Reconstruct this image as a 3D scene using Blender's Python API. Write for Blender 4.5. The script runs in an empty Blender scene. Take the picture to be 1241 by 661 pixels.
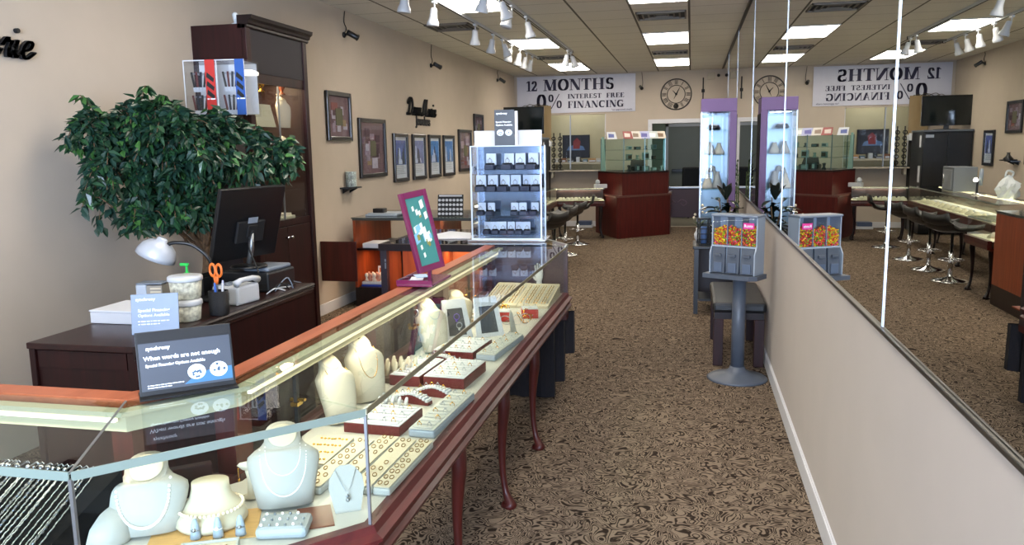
import bpy, bmesh, math, random
from mathutils import Vector, Matrix, Quaternion
random.seed(7)
S = bpy.context.scene
COL = S.collection
R = math.radians
PI = math.pi

# ------------------------------------------------------------------ camera
cam_d = bpy.data.cameras.new('camera')
cam = bpy.data.objects.new('camera', cam_d)
COL.objects.link(cam)
cam_d.sensor_width = 36.0
cam_d.lens = 36.0 * 970.0 / 1241.0
cam_d.clip_start = 0.05
cam.matrix_world = Matrix(((0.97621662, -0.01771362, 0.21607254, 0),
                           (0.21619846, 0.15357546, -0.96419542, 0),
                           (-0.01610404, 0.98797814, 0.15375257, 1.6),
                           (0, 0, 0, 1)))
S.camera = cam
S.view_settings.view_transform = 'Standard'
S.view_settings.look = 'None'
S.view_settings.gamma = 1
S.view_settings.use_curve_mapping = False
S.view_settings.exposure = 0.0
S.cycles.transparent_max_bounces = 40
S.cycles.max_bounces = 9
S.cycles.glossy_bounces = 5
S.cycles.diffuse_bounces = 4
S.cycles.sample_clamp_indirect = 6

# ------------------------------------------------------------------ world: daylight outside the shop front
W = bpy.data.worlds.new('daylight')
S.world = W
W.use_nodes = True
bgn = W.node_tree.nodes['Background']
bgn.inputs[0].default_value = (0.62, 0.78, 1.0, 1)
bgn.inputs[1].default_value = 1.0

def area(name, loc, rot, sx, sy, power, color, spread=PI):
    l = bpy.data.lights.new(name, 'AREA')
    l.shape = 'RECTANGLE'; l.size = sx; l.size_y = sy
    l.energy = power; l.color = color; l.spread = spread
    o = bpy.data.objects.new(name, l); COL.objects.link(o)
    o.location = loc; o.rotation_euler = rot
    return o
DAY = area('daylight_shop_window', (-.3, -2.9, 1.6), (R(90), 0, R(42)), 3.4, 2.6, 1150, (0.60, 0.74, 1.0))
PANEL_E = 17      # ceiling troffers
SPOT_W = 34        # track heads
CASE_W = 10        # lamp tube in the showcases

# ------------------------------------------------------------------ materials
def lin(h):
    h = h.lstrip('#')
    c = [int(h[i:i+2], 16)/255 for i in (0, 2, 4)]
    return tuple((x/12.92 if x <= .04045 else ((x+.055)/1.055)**2.4) for x in c) + (1,)
MATS = {}
def mat(name, color, rough=.5, metal=0, noise=0.0, nscale=8, bump=0.0, spec=.5, coat=0, emit=None, estr=0, stretch=None, sheen=0, sss=0):
    if name in MATS: return MATS[name]
    m = bpy.data.materials.new(name); m.use_nodes = True
    nt = m.node_tree; b = nt.nodes['Principled BSDF']
    col = lin(color) if isinstance(color, str) else tuple(color)+(1,)
    b.inputs['Base Color'].default_value = col
    b.inputs['Roughness'].default_value = rough
    b.inputs['Metallic'].default_value = metal
    b.inputs['Specular IOR Level'].default_value = spec
    b.inputs['Coat Weight'].default_value = coat
    b.inputs['Sheen Weight'].default_value = sheen
    if emit:
        b.inputs['Emission Color'].default_value = lin(emit); b.inputs['Emission Strength'].default_value = estr
    tc = nt.nodes.new('ShaderNodeTexCoord'); mp = nt.nodes.new('ShaderNodeMapping')
    nt.links.new(tc.outputs['Object'], mp.inputs[0])
    if stretch: mp.inputs['Scale'].default_value = stretch
    n = nt.nodes.new('ShaderNodeTexNoise'); n.inputs['Scale'].default_value = nscale; n.inputs['Detail'].default_value = 5
    nt.links.new(mp.outputs[0], n.inputs['Vector'])
    k = max(noise, .02)
    r = nt.nodes.new('ShaderNodeValToRGB')
    r.color_ramp.elements[0].position = .3; r.color_ramp.elements[1].position = .7
    r.color_ramp.elements[0].color = tuple(c*(1-k) for c in col[:3])+(1,)
    r.color_ramp.elements[1].color = tuple(min(1, c*(1+k)) for c in col[:3])+(1,)
    nt.links.new(n.outputs[0], r.inputs[0]); nt.links.new(r.outputs[0], b.inputs['Base Color'])
    if bump:
        bp = nt.nodes.new('ShaderNodeBump'); bp.inputs['Strength'].default_value = bump; bp.inputs['Distance'].default_value = .01
        nt.links.new(n.outputs[0], bp.inputs['Height']); nt.links.new(bp.outputs[0], b.inputs['Normal'])
    MATS[name] = m
    return m
def glassmat(name, tint=(.93, .97, .95), ior=1.45, rough=.0):
    m = bpy.data.materials.new(name); m.use_nodes = True
    nt = m.node_tree; nt.nodes.clear()
    o = nt.nodes.new('ShaderNodeOutputMaterial'); mx = nt.nodes.new('ShaderNodeMixShader')
    t = nt.nodes.new('ShaderNodeBsdfTransparent'); g = nt.nodes.new('ShaderNodeBsdfGlossy'); f = nt.nodes.new('ShaderNodeFresnel')
    t.inputs[0].default_value = tint+(1,); g.inputs['Roughness'].default_value = rough; f.inputs[0].default_value = ior
    ge = nt.nodes.new('ShaderNodeNewGeometry'); iv = nt.nodes.new('ShaderNodeMath'); iv.operation = 'SUBTRACT'; iv.inputs[0].default_value = 1.0
    mu = nt.nodes.new('ShaderNodeMath'); mu.operation = 'MULTIPLY'
    nt.links.new(ge.outputs['Backfacing'], iv.inputs[1]); nt.links.new(iv.outputs[0], mu.inputs[0]); nt.links.new(f.outputs[0], mu.inputs[1])
    nt.links.new(mu.outputs[0], mx.inputs[0]); nt.links.new(t.outputs[0], mx.inputs[1]); nt.links.new(g.outputs[0], mx.inputs[2])
    nt.links.new(mx.outputs[0], o.inputs[0]); MATS[name] = m
    return m
def woodmat(name, c1, c2, rough=.32, scale=3.0, axis='z', coat=.25):
    m = bpy.data.materials.new(name); m.use_nodes = True
    nt = m.node_tree; b = nt.nodes['Principled BSDF']
    tc = nt.nodes.new('ShaderNodeTexCoord'); mp = nt.nodes.new('ShaderNodeMapping')
    sc = {'z': (9, 9, .7), 'x': (.7, 9, 9), 'y': (9, .7, 9)}[axis]
    mp.inputs['Scale'].default_value = sc
    n = nt.nodes.new('ShaderNodeTexNoise'); n.inputs['Scale'].default_value = scale; n.inputs['Detail'].default_value = 7; n.inputs['Distortion'].default_value = .6
    r = nt.nodes.new('ShaderNodeValToRGB')
    r.color_ramp.elements[0].position = .32; r.color_ramp.elements[1].position = .68
    r.color_ramp.elements[0].color = lin(c1); r.color_ramp.elements[1].color = lin(c2)
    nt.links.new(tc.outputs['Object'], mp.inputs[0]); nt.links.new(mp.outputs[0], n.inputs['Vector'])
    nt.links.new(n.outputs[0], r.inputs[0]); nt.links.new(r.outputs[0], b.inputs['Base Color'])
    b.inputs['Roughness'].default_value = rough; b.inputs['Specular IOR Level'].default_value = .3; b.inputs['Coat Weight'].default_value = coat; b.inputs['Coat Roughness'].default_value = .15
    MATS[name] = m
    return m

WALL = mat('tan_wall_paint', '#b4a797', .85, noise=.03, nscale=3, bump=.03)
WALL_LOW = mat('pale_wall_paint', '#b1a9a2', .8, noise=.02, nscale=4, bump=.03)
WHITE_TRIM = mat('white_trim_paint', '#c9c9cc', .45)
MAHOG = woodmat('dark_mahogany', '#1c0706', '#2e0c0b', .5, coat=.04)
MAHOG_H = woodmat('dark_mahogany_flat', '#1e0b0a', '#2d1210', .35, axis='y', coat=.15)
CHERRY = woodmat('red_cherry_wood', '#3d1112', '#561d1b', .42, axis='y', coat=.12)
CHERRY_V = woodmat('red_cherry_wood_upright', '#34100d', '#4a1913', .4, coat=.1)
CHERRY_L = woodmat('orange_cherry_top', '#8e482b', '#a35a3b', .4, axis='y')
INNER = woodmat('orange_cabinet_interior', '#7c3218', '#964420', .4)
ESPRESSO = woodmat('espresso_wood', '#110708', '#1d0d0e', .4, coat=.1)
RECEP = woodmat('reception_red_wood', '#42100e', '#551713', .45, coat=.08)
GLASS = glassmat('case_glass')
CLEAR = glassmat('clear_acrylic', (.96, .98, 1.0), 1.4)
TINTG = glassmat('cabinet_glass', (.86, .9, .88), 1.45)
GEDGE = mat('polished_glass_edge', '#717f76', .35, spec=.8)
MIRROR = mat('mirror_silver', (.78, .80, .79), .0, 1.0)
ALU = mat('brushed_aluminium', '#a4a8ac', .4, 1.0)
CHROME = mat('chrome', '#d8dadd', .08, 1.0)
BRASS = mat('brass', '#c9a24e', .25, 1.0)
GOLD = mat('gold', '#d9a441', .2, 1.0)
SILVER = mat('silver_metal', '#a4a7ad', .3, 1.0)
BLACK = mat('black_plastic', '#101113', .35)
BLACKM = mat('matte_black', '#0c0c0e', .7)
BLKLEATHER = mat('black_leather', '#121315', .4, bump=.3, nscale=120)
VELVET = mat('black_velvet', '#050507', .95, spec=.1)
WHITEV = mat('white_leatherette', '#c4c5c9', .45, noise=.01)
CREAM = mat('cream_velvet', '#c9bda6', .7)
GREYPAD = mat('pale_grey_leatherette', '#b5b5b0', .55)
GREYBLUE = mat('blue_grey_leatherette', '#9da7b3', .5)
WINE = mat('wine_red_wrap', '#5e1418', .45)
WHITEP = mat('white_plastic', '#c2c5c8', .35)
PAPER = mat('white_paper', '#cfd1d6', .7)
CREAMP = mat('cream_enamel', '#b3ad90', .5)
PEARL = mat('pearl', '#f2ece2', .18, coat=.6)
PEACHP = mat('cream_pearl', '#efdcc0', .2, coat=.6)
GREYM = mat('grey_plastic', '#747e8b', .4)
SLATE = mat('slate_blue_plastic', '#4c535e', .42)
LTGREY = mat('light_blue_grey_plastic', '#97a2ae', .42)
PURPLE = mat('purple_laminate', '#6a4f7e', .5)
PURPLED = mat('dark_plum_panel', '#35242f', .55)
PLUMACR = mat('magenta_plum_acrylic', '#6e2449', .15, coat=.5)
CLOTH = mat('dark_navy_cloth', '#0e0b11', .95, bump=.4, nscale=60)
SAGE = mat('sage_wall_paint', '#8f9a8c', .85)
TERRA = mat('terracotta', '#5a3a2c', .8)
STEM = mat('trunk_bark', '#6b5138', .9, noise=.3, nscale=40, bump=.5)
ORANGE = mat('orange_plastic', '#e0702a', .4)
GREEN = mat('green_plastic', '#27b84e', .35)
REDP = mat('red_print', '#b5271f', .5)
BLUEP = mat('blue_print', '#1c4f9c', .5)
PINKP = mat('pink_label', '#d23c8c', .4)
LEATHERB = mat('brown_leather', '#6e3a24', .4)
BAMBOO = mat('bamboo_board', '#c79a5c', .5, noise=.12, nscale=30, stretch=(1, 12, 1))
SIGNGREY = mat('charcoal_print', '#2c3036', .35)
SIGNLB = mat('light_blue_grey_print', '#6c7c94', .35)
INK = mat('navy_ink', '#1d1838', .6)
WHITEINK = mat('white_ink', '#e8ecf2', .6)
FRAMEB = mat('dark_frame', '#120c0b', .3, coat=.3)
LEATHER_SEAT = BLKLEATHER

# carpet : curling dark scrolls on tan pile
def carpet():
    m = bpy.data.materials.new('scroll_pattern_carpet'); m.use_nodes = True
    nt = m.node_tree; b = nt.nodes['Principled BSDF']; L = nt.links.new
    tc = nt.nodes.new('ShaderNodeTexCoord')
    n = nt.nodes.new('ShaderNodeTexNoise'); n.inputs['Scale'].default_value = 8.5; n.inputs['Detail'].default_value = 1.0; n.inputs['Distortion'].default_value = 1.6
    L(tc.outputs['Object'], n.inputs['Vector'])
    mu = nt.nodes.new('ShaderNodeMath'); mu.operation = 'MULTIPLY'; mu.inputs[1].default_value = 11.0
    L(n.outputs[0], mu.inputs[0])
    fr = nt.nodes.new('ShaderNodeMath'); fr.operation = 'PINGPONG'; fr.inputs[1].default_value = .5
    L(mu.outputs[0], fr.inputs[0])
    n2 = nt.nodes.new('ShaderNodeTexNoise'); n2.inputs['Scale'].default_value = 22; n2.inputs['Detail'].default_value = 2
    L(tc.outputs['Object'], n2.inputs['Vector'])
    ad = nt.nodes.new('ShaderNodeMath'); ad.operation = 'MULTIPLY_ADD'; ad.inputs[1].default_value = .55; ad.inputs[2].default_value = -.27
    L(n2.outputs[0], ad.inputs[0])
    su = nt.nodes.new('ShaderNodeMath'); su.operation = 'ADD'; L(fr.outputs[0], su.inputs[0]); L(ad.outputs[0], su.inputs[1])
    r = nt.nodes.new('ShaderNodeValToRGB')
    e = r.color_ramp.elements
    e[0].position = .14; e[0].color = lin('#33281f'); e[1].position = .30; e[1].color = lin('#94826f')
    L(su.outputs[0], r.inputs[0])
    n3 = nt.nodes.new('ShaderNodeTexNoise'); n3.inputs['Scale'].default_value = 260; n3.inputs['Detail'].default_value = 2
    L(tc.outputs['Object'], n3.inputs['Vector'])
    mx = nt.nodes.new('ShaderNodeMix'); mx.data_type = 'RGBA'; mx.blend_type = 'MULTIPLY'; mx.inputs[0].default_value = .55
    L(r.outputs[0], mx.inputs[6]); L(n3.outputs[0], mx.inputs[7])
    L(mx.outputs[2], b.inputs['Base Color'])
    b.inputs['Roughness'].default_value = .95; b.inputs['Specular IOR Level'].default_value = .1
    bp = nt.nodes.new('ShaderNodeBump'); bp.inputs['Strength'].default_value = .6; bp.inputs['Distance'].default_value = .006
    L(n3.outputs[0], bp.inputs['Height']); L(bp.outputs[0], b.inputs['Normal'])
    return m
CARPET = carpet()

def ceiling_mat():
    m = bpy.data.materials.new('ceiling_tiles'); m.use_nodes = True
    nt = m.node_tree; b = nt.nodes['Principled BSDF']; L = nt.links.new
    tc = nt.nodes.new('ShaderNodeTexCoord'); sp = nt.nodes.new('ShaderNodeSeparateXYZ'); L(tc.outputs['Object'], sp.inputs[0])
    def line(sock, pitch, off, w):
        a = nt.nodes.new('ShaderNodeMath'); a.operation = 'ADD'; a.inputs[1].default_value = off; L(sock, a.inputs[0])
        d = nt.nodes.new('ShaderNodeMath'); d.operation = 'DIVIDE'; d.inputs[1].default_value = pitch; L(a.outputs[0], d.inputs[0])
        f = nt.nodes.new('ShaderNodeMath'); f.operation = 'PINGPONG'; f.inputs[1].default_value = .5; L(d.outputs[0], f.inputs[0])
        c = nt.nodes.new('ShaderNodeMath'); c.operation = 'LESS_THAN'; c.inputs[1].default_value = w/pitch; L(f.outputs[0], c.inputs[0])
        return c
    lx = line(sp.outputs[0], .6, .05, .012); ly = line(sp.outputs[1], .6, .13, .006)
    n = nt.nodes.new('ShaderNodeTexNoise'); n.inputs['Scale'].default_value = 90; n.inputs['Detail'].default_value = 4; L(tc.outputs['Object'], n.inputs['Vector'])
    r = nt.nodes.new('ShaderNodeValToRGB'); r.color_ramp.elements[0].color = lin('#c6c0b4'); r.color_ramp.elements[1].color = lin('#dcd6ca'); L(n.outputs[0], r.inputs[0])
    m1 = nt.nodes.new('ShaderNodeMix'); m1.data_type = 'RGBA'; m1.inputs[7].default_value = lin('#5d564a'); L(lx.outputs[0], m1.inputs[0]); L(r.outputs[0], m1.inputs[6])  # lengthwise joints darker: shade of the deep tile reveals put into the colour
    m2 = nt.nodes.new('ShaderNodeMix'); m2.data_type = 'RGBA'; m2.inputs[7].default_value = lin('#857d6e'); L(ly.outputs[0], m2.inputs[0]); L(m1.outputs[2], m2.inputs[6])
    L(m2.outputs[2], b.inputs['Base Color']); b.inputs['Roughness'].default_value = .9
    bp = nt.nodes.new('ShaderNodeBump'); bp.inputs['Strength'].default_value = .25; bp.inputs['Distance'].default_value = .004; L(n.outputs[0], bp.inputs['Height']); L(bp.outputs[0], b.inputs['Normal'])
    return m
CEILM = ceiling_mat()
def emis(name, col, s, base=(.8, .8, .8, 1)):
    m = bpy.data.materials.new(name); m.use_nodes = True
    b = m.node_tree.nodes['Principled BSDF']; b.inputs['Base Color'].default_value = base
    b.inputs['Emission Color'].default_value = lin(col); b.inputs['Emission Strength'].default_value = s
    MATS[name] = m
    return m
CTUBE = emis('dim_case_tube', '#ffe9b8', 1.2)
PANELM = emis('lit_troffer_diffuser', '#fff4e4', PANEL_E)
LENSM = emis('lit_spot_lens', '#fff2dc', 9)
TUBEM = emis('lit_case_tube', '#ffe9b8', 6)

# ------------------------------------------------------------------ mesh builder
class MB:
    def __init__(s): s.v = []; s.f = []; s.mi = []; s.sm = []
    def add(s, vs, fs, mi=0, smooth=False):
        n = len(s.v); s.v += [tuple(v) for v in vs]
        s.f += [tuple(i+n for i in f) for f in fs]; s.mi += [mi]*len(fs); s.sm += [smooth]*len(fs)
        return s
    def box(s, x0, x1, y0, y1, z0, z1, mi=0, bev=0):
        if x0 > x1: x0, x1 = x1, x0
        if y0 > y1: y0, y1 = y1, y0
        if z0 > z1: z0, z1 = z1, z0
        b = min(bev, (x1-x0)*.45, (y1-y0)*.45, (z1-z0)*.45)
        if b <= 0:
            vs = [(x, y, z) for z in (z0, z1) for x, y in ((x0, y0), (x1, y0), (x1, y1), (x0, y1))]
            return s.add(vs, [(3, 2, 1, 0), (4, 5, 6, 7), (0, 1, 5, 4), (1, 2, 6, 5), (2, 3, 7, 6), (3, 0, 4, 7)], mi)
        bm = bmesh.new(); bmesh.ops.create_cube(bm, size=1)
        for v in bm.verts: v.co = Vector(((x0+x1)/2+v.co.x*(x1-x0), (y0+y1)/2+v.co.y*(y1-y0), (z0+z1)/2+v.co.z*(z1-z0)))
        bmesh.ops.bevel(bm, geom=bm.edges[:], offset=b, segments=2, affect='EDGES', profile=.5)
        return s.bm(bm, mi)
    def bm(s, bm, mi=0, smooth=False, M=None):
        bm.verts.index_update()
        s.add([(M @ v.co if M else v.co)[:] for v in bm.verts], [tuple(v.index for v in f.verts) for f in bm.faces], mi, smooth)
        bm.free(); return s
    def tube(s, pts, r, n=8, mi=0, cap=True):
        pts = [Vector(p) for p in pts]
        rs = r if isinstance(r, (list, tuple)) else [r]*len(pts)
        t0 = (pts[1]-pts[0]).normalized(); up = Vector((0, 0, 1)) if abs(t0.z) < .9 else Vector((1, 0, 0))
        a = t0.cross(up).normalized(); vs = []
        for i, p in enumerate(pts):
            t = (pts[min(i+1, len(pts)-1)]-pts[max(i-1, 0)]).normalized()
            a = (a-a.dot(t)*t).normalized(); b = t.cross(a)
            for k in range(n):
                c = 2*PI*k/n; vs.append(p+(a*math.cos(c)+b*math.sin(c))*rs[i])
        fs = [(i*n+k, i*n+(k+1) % n, (i+1)*n+(k+1) % n, (i+1)*n+k) for i in range(len(pts)-1) for k in range(n)]
        if cap: fs += [tuple(range(n-1, -1, -1)), tuple((len(pts)-1)*n+k for k in range(n))]
        return s.add(vs, fs, mi, True)
    def lathe(s, prof, c=(0, 0, 0), n=24, mi=0, axis=None, sy=1.0):
        M = Matrix.Translation(c)
        if axis is not None: M = M @ Vector((0, 0, 1)).rotation_difference(Vector(axis)).to_matrix().to_4x4()
        vs = []
        for r_, z in prof:
            for k in range(n):
                a = 2*PI*k/n; vs.append(M @ Vector((r_*math.cos(a), r_*sy*math.sin(a), z)))
        fs = [(i*n+k, i*n+(k+1) % n, (i+1)*n+(k+1) % n, (i+1)*n+k) for i in range(len(prof)-1) for k in range(n)]
        fs += [tuple(range(n-1, -1, -1)), tuple((len(prof)-1)*n+k for k in range(n))]
        return s.add(vs, fs, mi, True)
    def loft(s, secs, n=24, mi=0, e=1.0):
        # sections (z, rx, ry, cx, cy)
        vs = []
        for z, rx, ry, cx, cy in secs:
            for k in range(n):
                a = 2*PI*k/n; ca, sa = math.cos(a), math.sin(a)
                vs.append((cx+rx*math.copysign(abs(ca)**e, ca), cy+ry*math.copysign(abs(sa)**e, sa), z))
        fs = [(i*n+k, i*n+(k+1) % n, (i+1)*n+(k+1) % n, (i+1)*n+k) for i in range(len(secs)-1) for k in range(n)]
        fs += [tuple(range(n-1, -1, -1)), tuple((len(secs)-1)*n+k for k in range(n))]
        return s.add(vs, fs, mi, True)
    def prism(s, poly, z0, z1, mi=0):
        n = len(poly)
        ar = sum(poly[i][0]*poly[(i+1) % n][1]-poly[(i+1) % n][0]*poly[i][1] for i in range(n))
        if ar < 0: poly = poly[::-1]
        vs = [(x, y, z0) for x, y in poly]+[(x, y, z1) for x, y in poly]
        return s.add(vs, [tuple(range(n-1, -1, -1)), tuple(range(n, 2*n))]+[(i, (i+1) % n, n+(i+1) % n, n+i) for i in range(n)], mi)
    def ball(s, c, r, u=8, v=6, mi=0, sc=(1, 1, 1)):
        bm = bmesh.new(); bmesh.ops.create_uvsphere(bm, u_segments=u, v_segments=v, radius=1)
        M = Matrix.Translation(c) @ Matrix.Diagonal((r*sc[0], r*sc[1], r*sc[2], 1))
        return s.bm(bm, mi, True, M)
    def torus(s, c, R_, r_, n=14, m=6, M=None, mi=0):
        vs = []
        for i in range(n):
            a = 2*PI*i/n
            for j in range(m):
                b = 2*PI*j/m
                p = Vector(((R_+r_*math.cos(b))*math.cos(a), (R_+r_*math.cos(b))*math.sin(a), r_*math.sin(b)))
                vs.append((M @ p if M else p)+Vector(c))
        return s.add(vs, [(i*m+j, ((i+1) % n)*m+j, ((i+1) % n)*m+(j+1) % m, i*m+(j+1) % m) for i in range(n) for j in range(m)], mi, True)
    def plate(s, poly, p0, u, w, t, mi=0):
        # flat shape poly (a,b) in plane p0 + a*u + b*w, thickness t along u x w
        p0, u, w = Vector(p0), Vector(u), Vector(w); nn = u.cross(w).normalized()*t
        n = len(poly)
        ar = sum(poly[i][0]*poly[(i+1) % n][1]-poly[(i+1) % n][0]*poly[i][1] for i in range(n))
        if ar < 0: poly = poly[::-1]
        vs = [p0+u*a+w*b for a, b in poly]; vs += [v+nn for v in vs]
        return s.add(vs, [tuple(range(n-1, -1, -1)), tuple(range(n, 2*n))]+[(i, (i+1) % n, n+(i+1) % n, n+i) for i in range(n)], mi)
    def xf(s, M):
        s.v = [tuple(M @ Vector(v)) for v in s.v]; return s
    def build(s, name, mats, parent=None, world=False, origin=None):
        me = bpy.data.meshes.new(name)
        vs = [Vector(v) for v in s.v]
        if world and parent is not None:
            Mi = mw(parent).inverted(); vs = [Mi @ v for v in vs]
        if origin is not None: vs = [v-Vector(origin) for v in vs]
        me.from_pydata([tuple(v) for v in vs], [], s.f)
        if not isinstance(mats, (list, tuple)): mats = [mats]
        for m in mats: me.materials.append(m)
        me.polygons.foreach_set('material_index', s.mi); me.polygons.foreach_set('use_smooth', s.sm)
        me.update()
        o = bpy.data.objects.new(name, me); COL.objects.link(o)
        if parent is not None: o.parent = parent
        if origin is not None: o.location = origin
        return o
def mw(o):
    M = Matrix.LocRotScale(o.location, o.rotation_euler, o.scale)
    return mw(o.parent) @ M if o.parent else M
def tag(o, label, cat, group=None, kind=None):
    if label: o['label'] = label
    if cat: o['category'] = cat
    if group: o['group'] = group
    if kind: o['kind'] = kind
    return o
def thing(name, label, cat, loc=(0, 0, 0), rz=0, group=None):
    o = bpy.data.objects.new(name, None); COL.objects.link(o); o.empty_display_size = .1
    o.location = loc; o.rotation_euler = (0, 0, rz)
    return tag(o, label, cat, group)
def struct(name, mb, m):
    o = mb.build(name, m); o['kind'] = 'structure'; return o
def dup(o, loc=None, rz=None, label=None, group=None, parent=None):
    c = o.copy(); COL.objects.link(c)
    if parent is not None: c.parent = parent
    if loc is not None: c.location = loc
    if rz is not None: c.rotation_euler = (0, 0, rz)
    if label: c['label'] = label
    if group: c['group'] = group
    for ch in [x for x in KIDS.get(o.name, list(o.children))]: dup(ch, parent=c)
    return c
KIDS = {}
def basis(o, x, y):
    x = Vector(x).normalized(); y = Vector(y).normalized(); z = x.cross(y)
    return Matrix.Translation(o) @ Matrix((x, y, z)).transposed().to_4x4()
def text(name, body, size, m, parent, M, depth=.0006, align='LEFT', bold=0.0, world=True, squash=1.0):
    if body.startswith('~'):   # print too small to read in the photograph: broken dashes of its length
        mb = MB(); x = 0; k = 0
        while x < float(body[1:]):
            w = size*(1.0, 2.2, 1.5, .7, 1.8)[k % 5]; mb.box(x, x+w, 0, size*.55, 0, depth); x += w+size*.4; k += 1
        mb.xf(M); return mb.build(name, m, parent, world=world)
    c = bpy.data.curves.new('t', 'FONT'); c.body = body; c.size = size; c.extrude = depth; c.align_x = align; c.offset = bold; c.resolution_u = 2
    to = bpy.data.objects.new('t', c); COL.objects.link(to)
    dg = bpy.context.evaluated_depsgraph_get()
    me = bpy.data.meshes.new_from_object(to.evaluated_get(dg))
    mb = MB(); mb.add([(v.co.x*squash, v.co.y, v.co.z) for v in me.vertices], [tuple(p.vertices) for p in me.polygons])
    bpy.data.objects.remove(to); bpy.data.curves.remove(c); bpy.data.meshes.remove(me)
    mb.xf(M)
    return mb.build(name, m, parent, world=world)
def smooth_pts(p, k=5):
    out = []
    P = [Vector(q) for q in p]
    for i in range(len(P)-1):
        a, b, c, d = P[max(i-1, 0)], P[i], P[i+1], P[min(i+2, len(P)-1)]
        for j in range(k):
            t = j/k
            out.append(.5*((2*b)+(-a+c)*t+(2*a-5*b+4*c-d)*t*t+(-a+3*b-3*c+d)*t**3))
    out.append(P[-1]); return out
def hull(pts):
    pts = sorted(set((round(a, 6), round(b, 6)) for a, b in pts))
    def half(ps):
        h = []
        for p in ps:
            while len(h) > 1 and (h[-1][0]-h[-2][0])*(p[1]-h[-2][1])-(h[-1][1]-h[-2][1])*(p[0]-h[-2][0]) <= 0: h.pop()
            h.append(p)
        return h
    return half(pts)[:-1]+half(pts[::-1])[:-1]
def nib(path, nw, nh):
    out = []
    for i in range(len(path)-1):
        q = []
        for p in (path[i], path[i+1]):
            q += [(p[0]+a*nw/2, p[1]+b*nh/2) for a in (-1, 1) for b in (-1, 1)]
        h = hull(q)
        if len(h) > 2: out.append(h)
    return out
def arc(cx, cy, rx, ry, a0, a1, n=14):
    return [(cx+rx*math.cos(R(a0+(a1-a0)*i/n)), cy+ry*math.sin(R(a0+(a1-a0)*i/n))) for i in range(n+1)]

# ================================================================== ROOM SHELL
XL, XR, YF, YB, CE = -3.52, .56, -1.6, 16.2, 3.03
struct('floor', MB().box(XL-.6, XR+1.2, YF-.2, 20.4, -.1, 0), CARPET)
struct('ceiling', MB().box(XL-.6, XR+1.2, YF-.2, 20.4, CE, CE+.1), CEILM)
struct('wall_left', MB().box(XL-.12, XL, YF, YB+.1, 0, CE), WALL)
struct('wall_right', MB().box(XR+.008, XR+.15, YF, YB+.1, 0, CE), WALL)
o = struct('wall_right', MB().box(XR, XR+.008, YF, 15.85, 0, 1.055), WALL_LOW)
# back wall with service window and doorway
wb = MB()
wx0, wx1, wz0, wz1 = -2.81, -1.67, 1.14, 2.24
dx0, dx1, dz1 = -.76, .21, 2.03
wb.box(XL-.1, wx0, YB, YB+.12, 0, CE); wb.box(wx0, wx1, YB, YB+.12, 0, wz0); wb.box(wx0, wx1, YB, YB+.12, wz1, CE)
wb.box(wx1, dx0, YB, YB+.12, 0, CE); wb.box(dx0, dx1, YB, YB+.12, dz1, CE); wb.box(dx1, XR+.3, YB, YB+.12, 0, CE)
struct('wall_back', wb, WALL)
wf = MB(); wf.box(XL, XR+.1, YF-.12, YF, 2.72, CE).box(XL, XR+.1, YF-.12, YF, 0, .14).box(XL, XL+.25, YF-.12, YF, .14, 2.72).box(XR-.1, XR+.1, YF-.12, YF, .14, 2.72)
struct('wall_front', wf, WALL)
fm = MB()
for x in (-3.27, -2.2, -1.15, -.1, .4): fm.box(x-.025, x+.025, YF-.06, YF-.01, .14, 2.72)
fm.box(-3.27, .46, YF-.06, YF-.01, 2.2, 2.25)
struct('window_1', fm, ALU)
# back room
br = MB(); br.box(XL-.5, XL-.4, YB+.12, 20.3, 0, CE).box(1.5, 1.6, YB+.12, 20.3, 0, CE).box(XL-.5, 1.6, 20.2, 20.3, 0, CE)
br.box(-1.12, -1.0, YB+.12, 20.2, 0, CE)
struct('wall_back_room', br, SAGE)
dr = thing('door_1', None, None, (-.1, 20.19, 0)); dr['kind'] = 'structure'
MB().box(-.45, .45, -.05, 0, .0, 2.05, bev=.004).build('door_leaf', mat('grey_door', '#7d8078', .6), dr)
MB().box(-.36, .36, -.12, -.06, .95, 1.03, bev=.01).build('push_bar', BLACK, dr)
f = MB().box(-.52, -.45, -.04, 0, 0, 2.12).box(.45, .52, -.04, 0, 0, 2.12).box(-.52, .52, -.04, 0, 2.05, 2.12)
f.build('door_frame', WHITE_TRIM, dr)
# doorway trim
t1 = MB()
t1.box(dx0-.08, dx0, YB-.02, YB+.13, 0, dz1+.08).box(dx1, dx1+.08, YB-.02, YB+.13, 0, dz1+.08).box(dx0, dx1, YB-.02, YB+.13, dz1, dz1+.08)
struct('trim_1', t1, WHITE_TRIM)
struct('baseboard_right', MB().box(XR-.014, XR-.0005, YF, 15.85, 0, .1, bev=.004).box(XR-.008, XR-.0005, YF, 15.85, .1, .106), WHITE_TRIM)
struct('baseboard_left', MB().box(XL+.0005, XL+.015, 6.6, YB, 0, .11, bev=.004), WHITE_TRIM)
struct('baseboard_back', MB().box(XL, dx0-.08, YB-.015, YB-.0005, 0, .11, bev=.004), WHITE_TRIM)
# mirror wall : six panels with aluminium joints
MZ0, MZ1 = 1.064, CE-.004
seams = [-.3, 2.475, 5.255, 8.02, 10.8, 13.5, 15.84]
mlab = ['wall mirror panel nearest the camera, at the right edge of the photo',
        'tall wall mirror panel reflecting the television and the black cabinet',
        'tall wall mirror panel reflecting the candy dispenser',
        'wall mirror panel beside the purple glass column', 'narrow-looking wall mirror panel beyond the purple column',
        'farthest wall mirror panel, next to the back wall']
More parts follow.
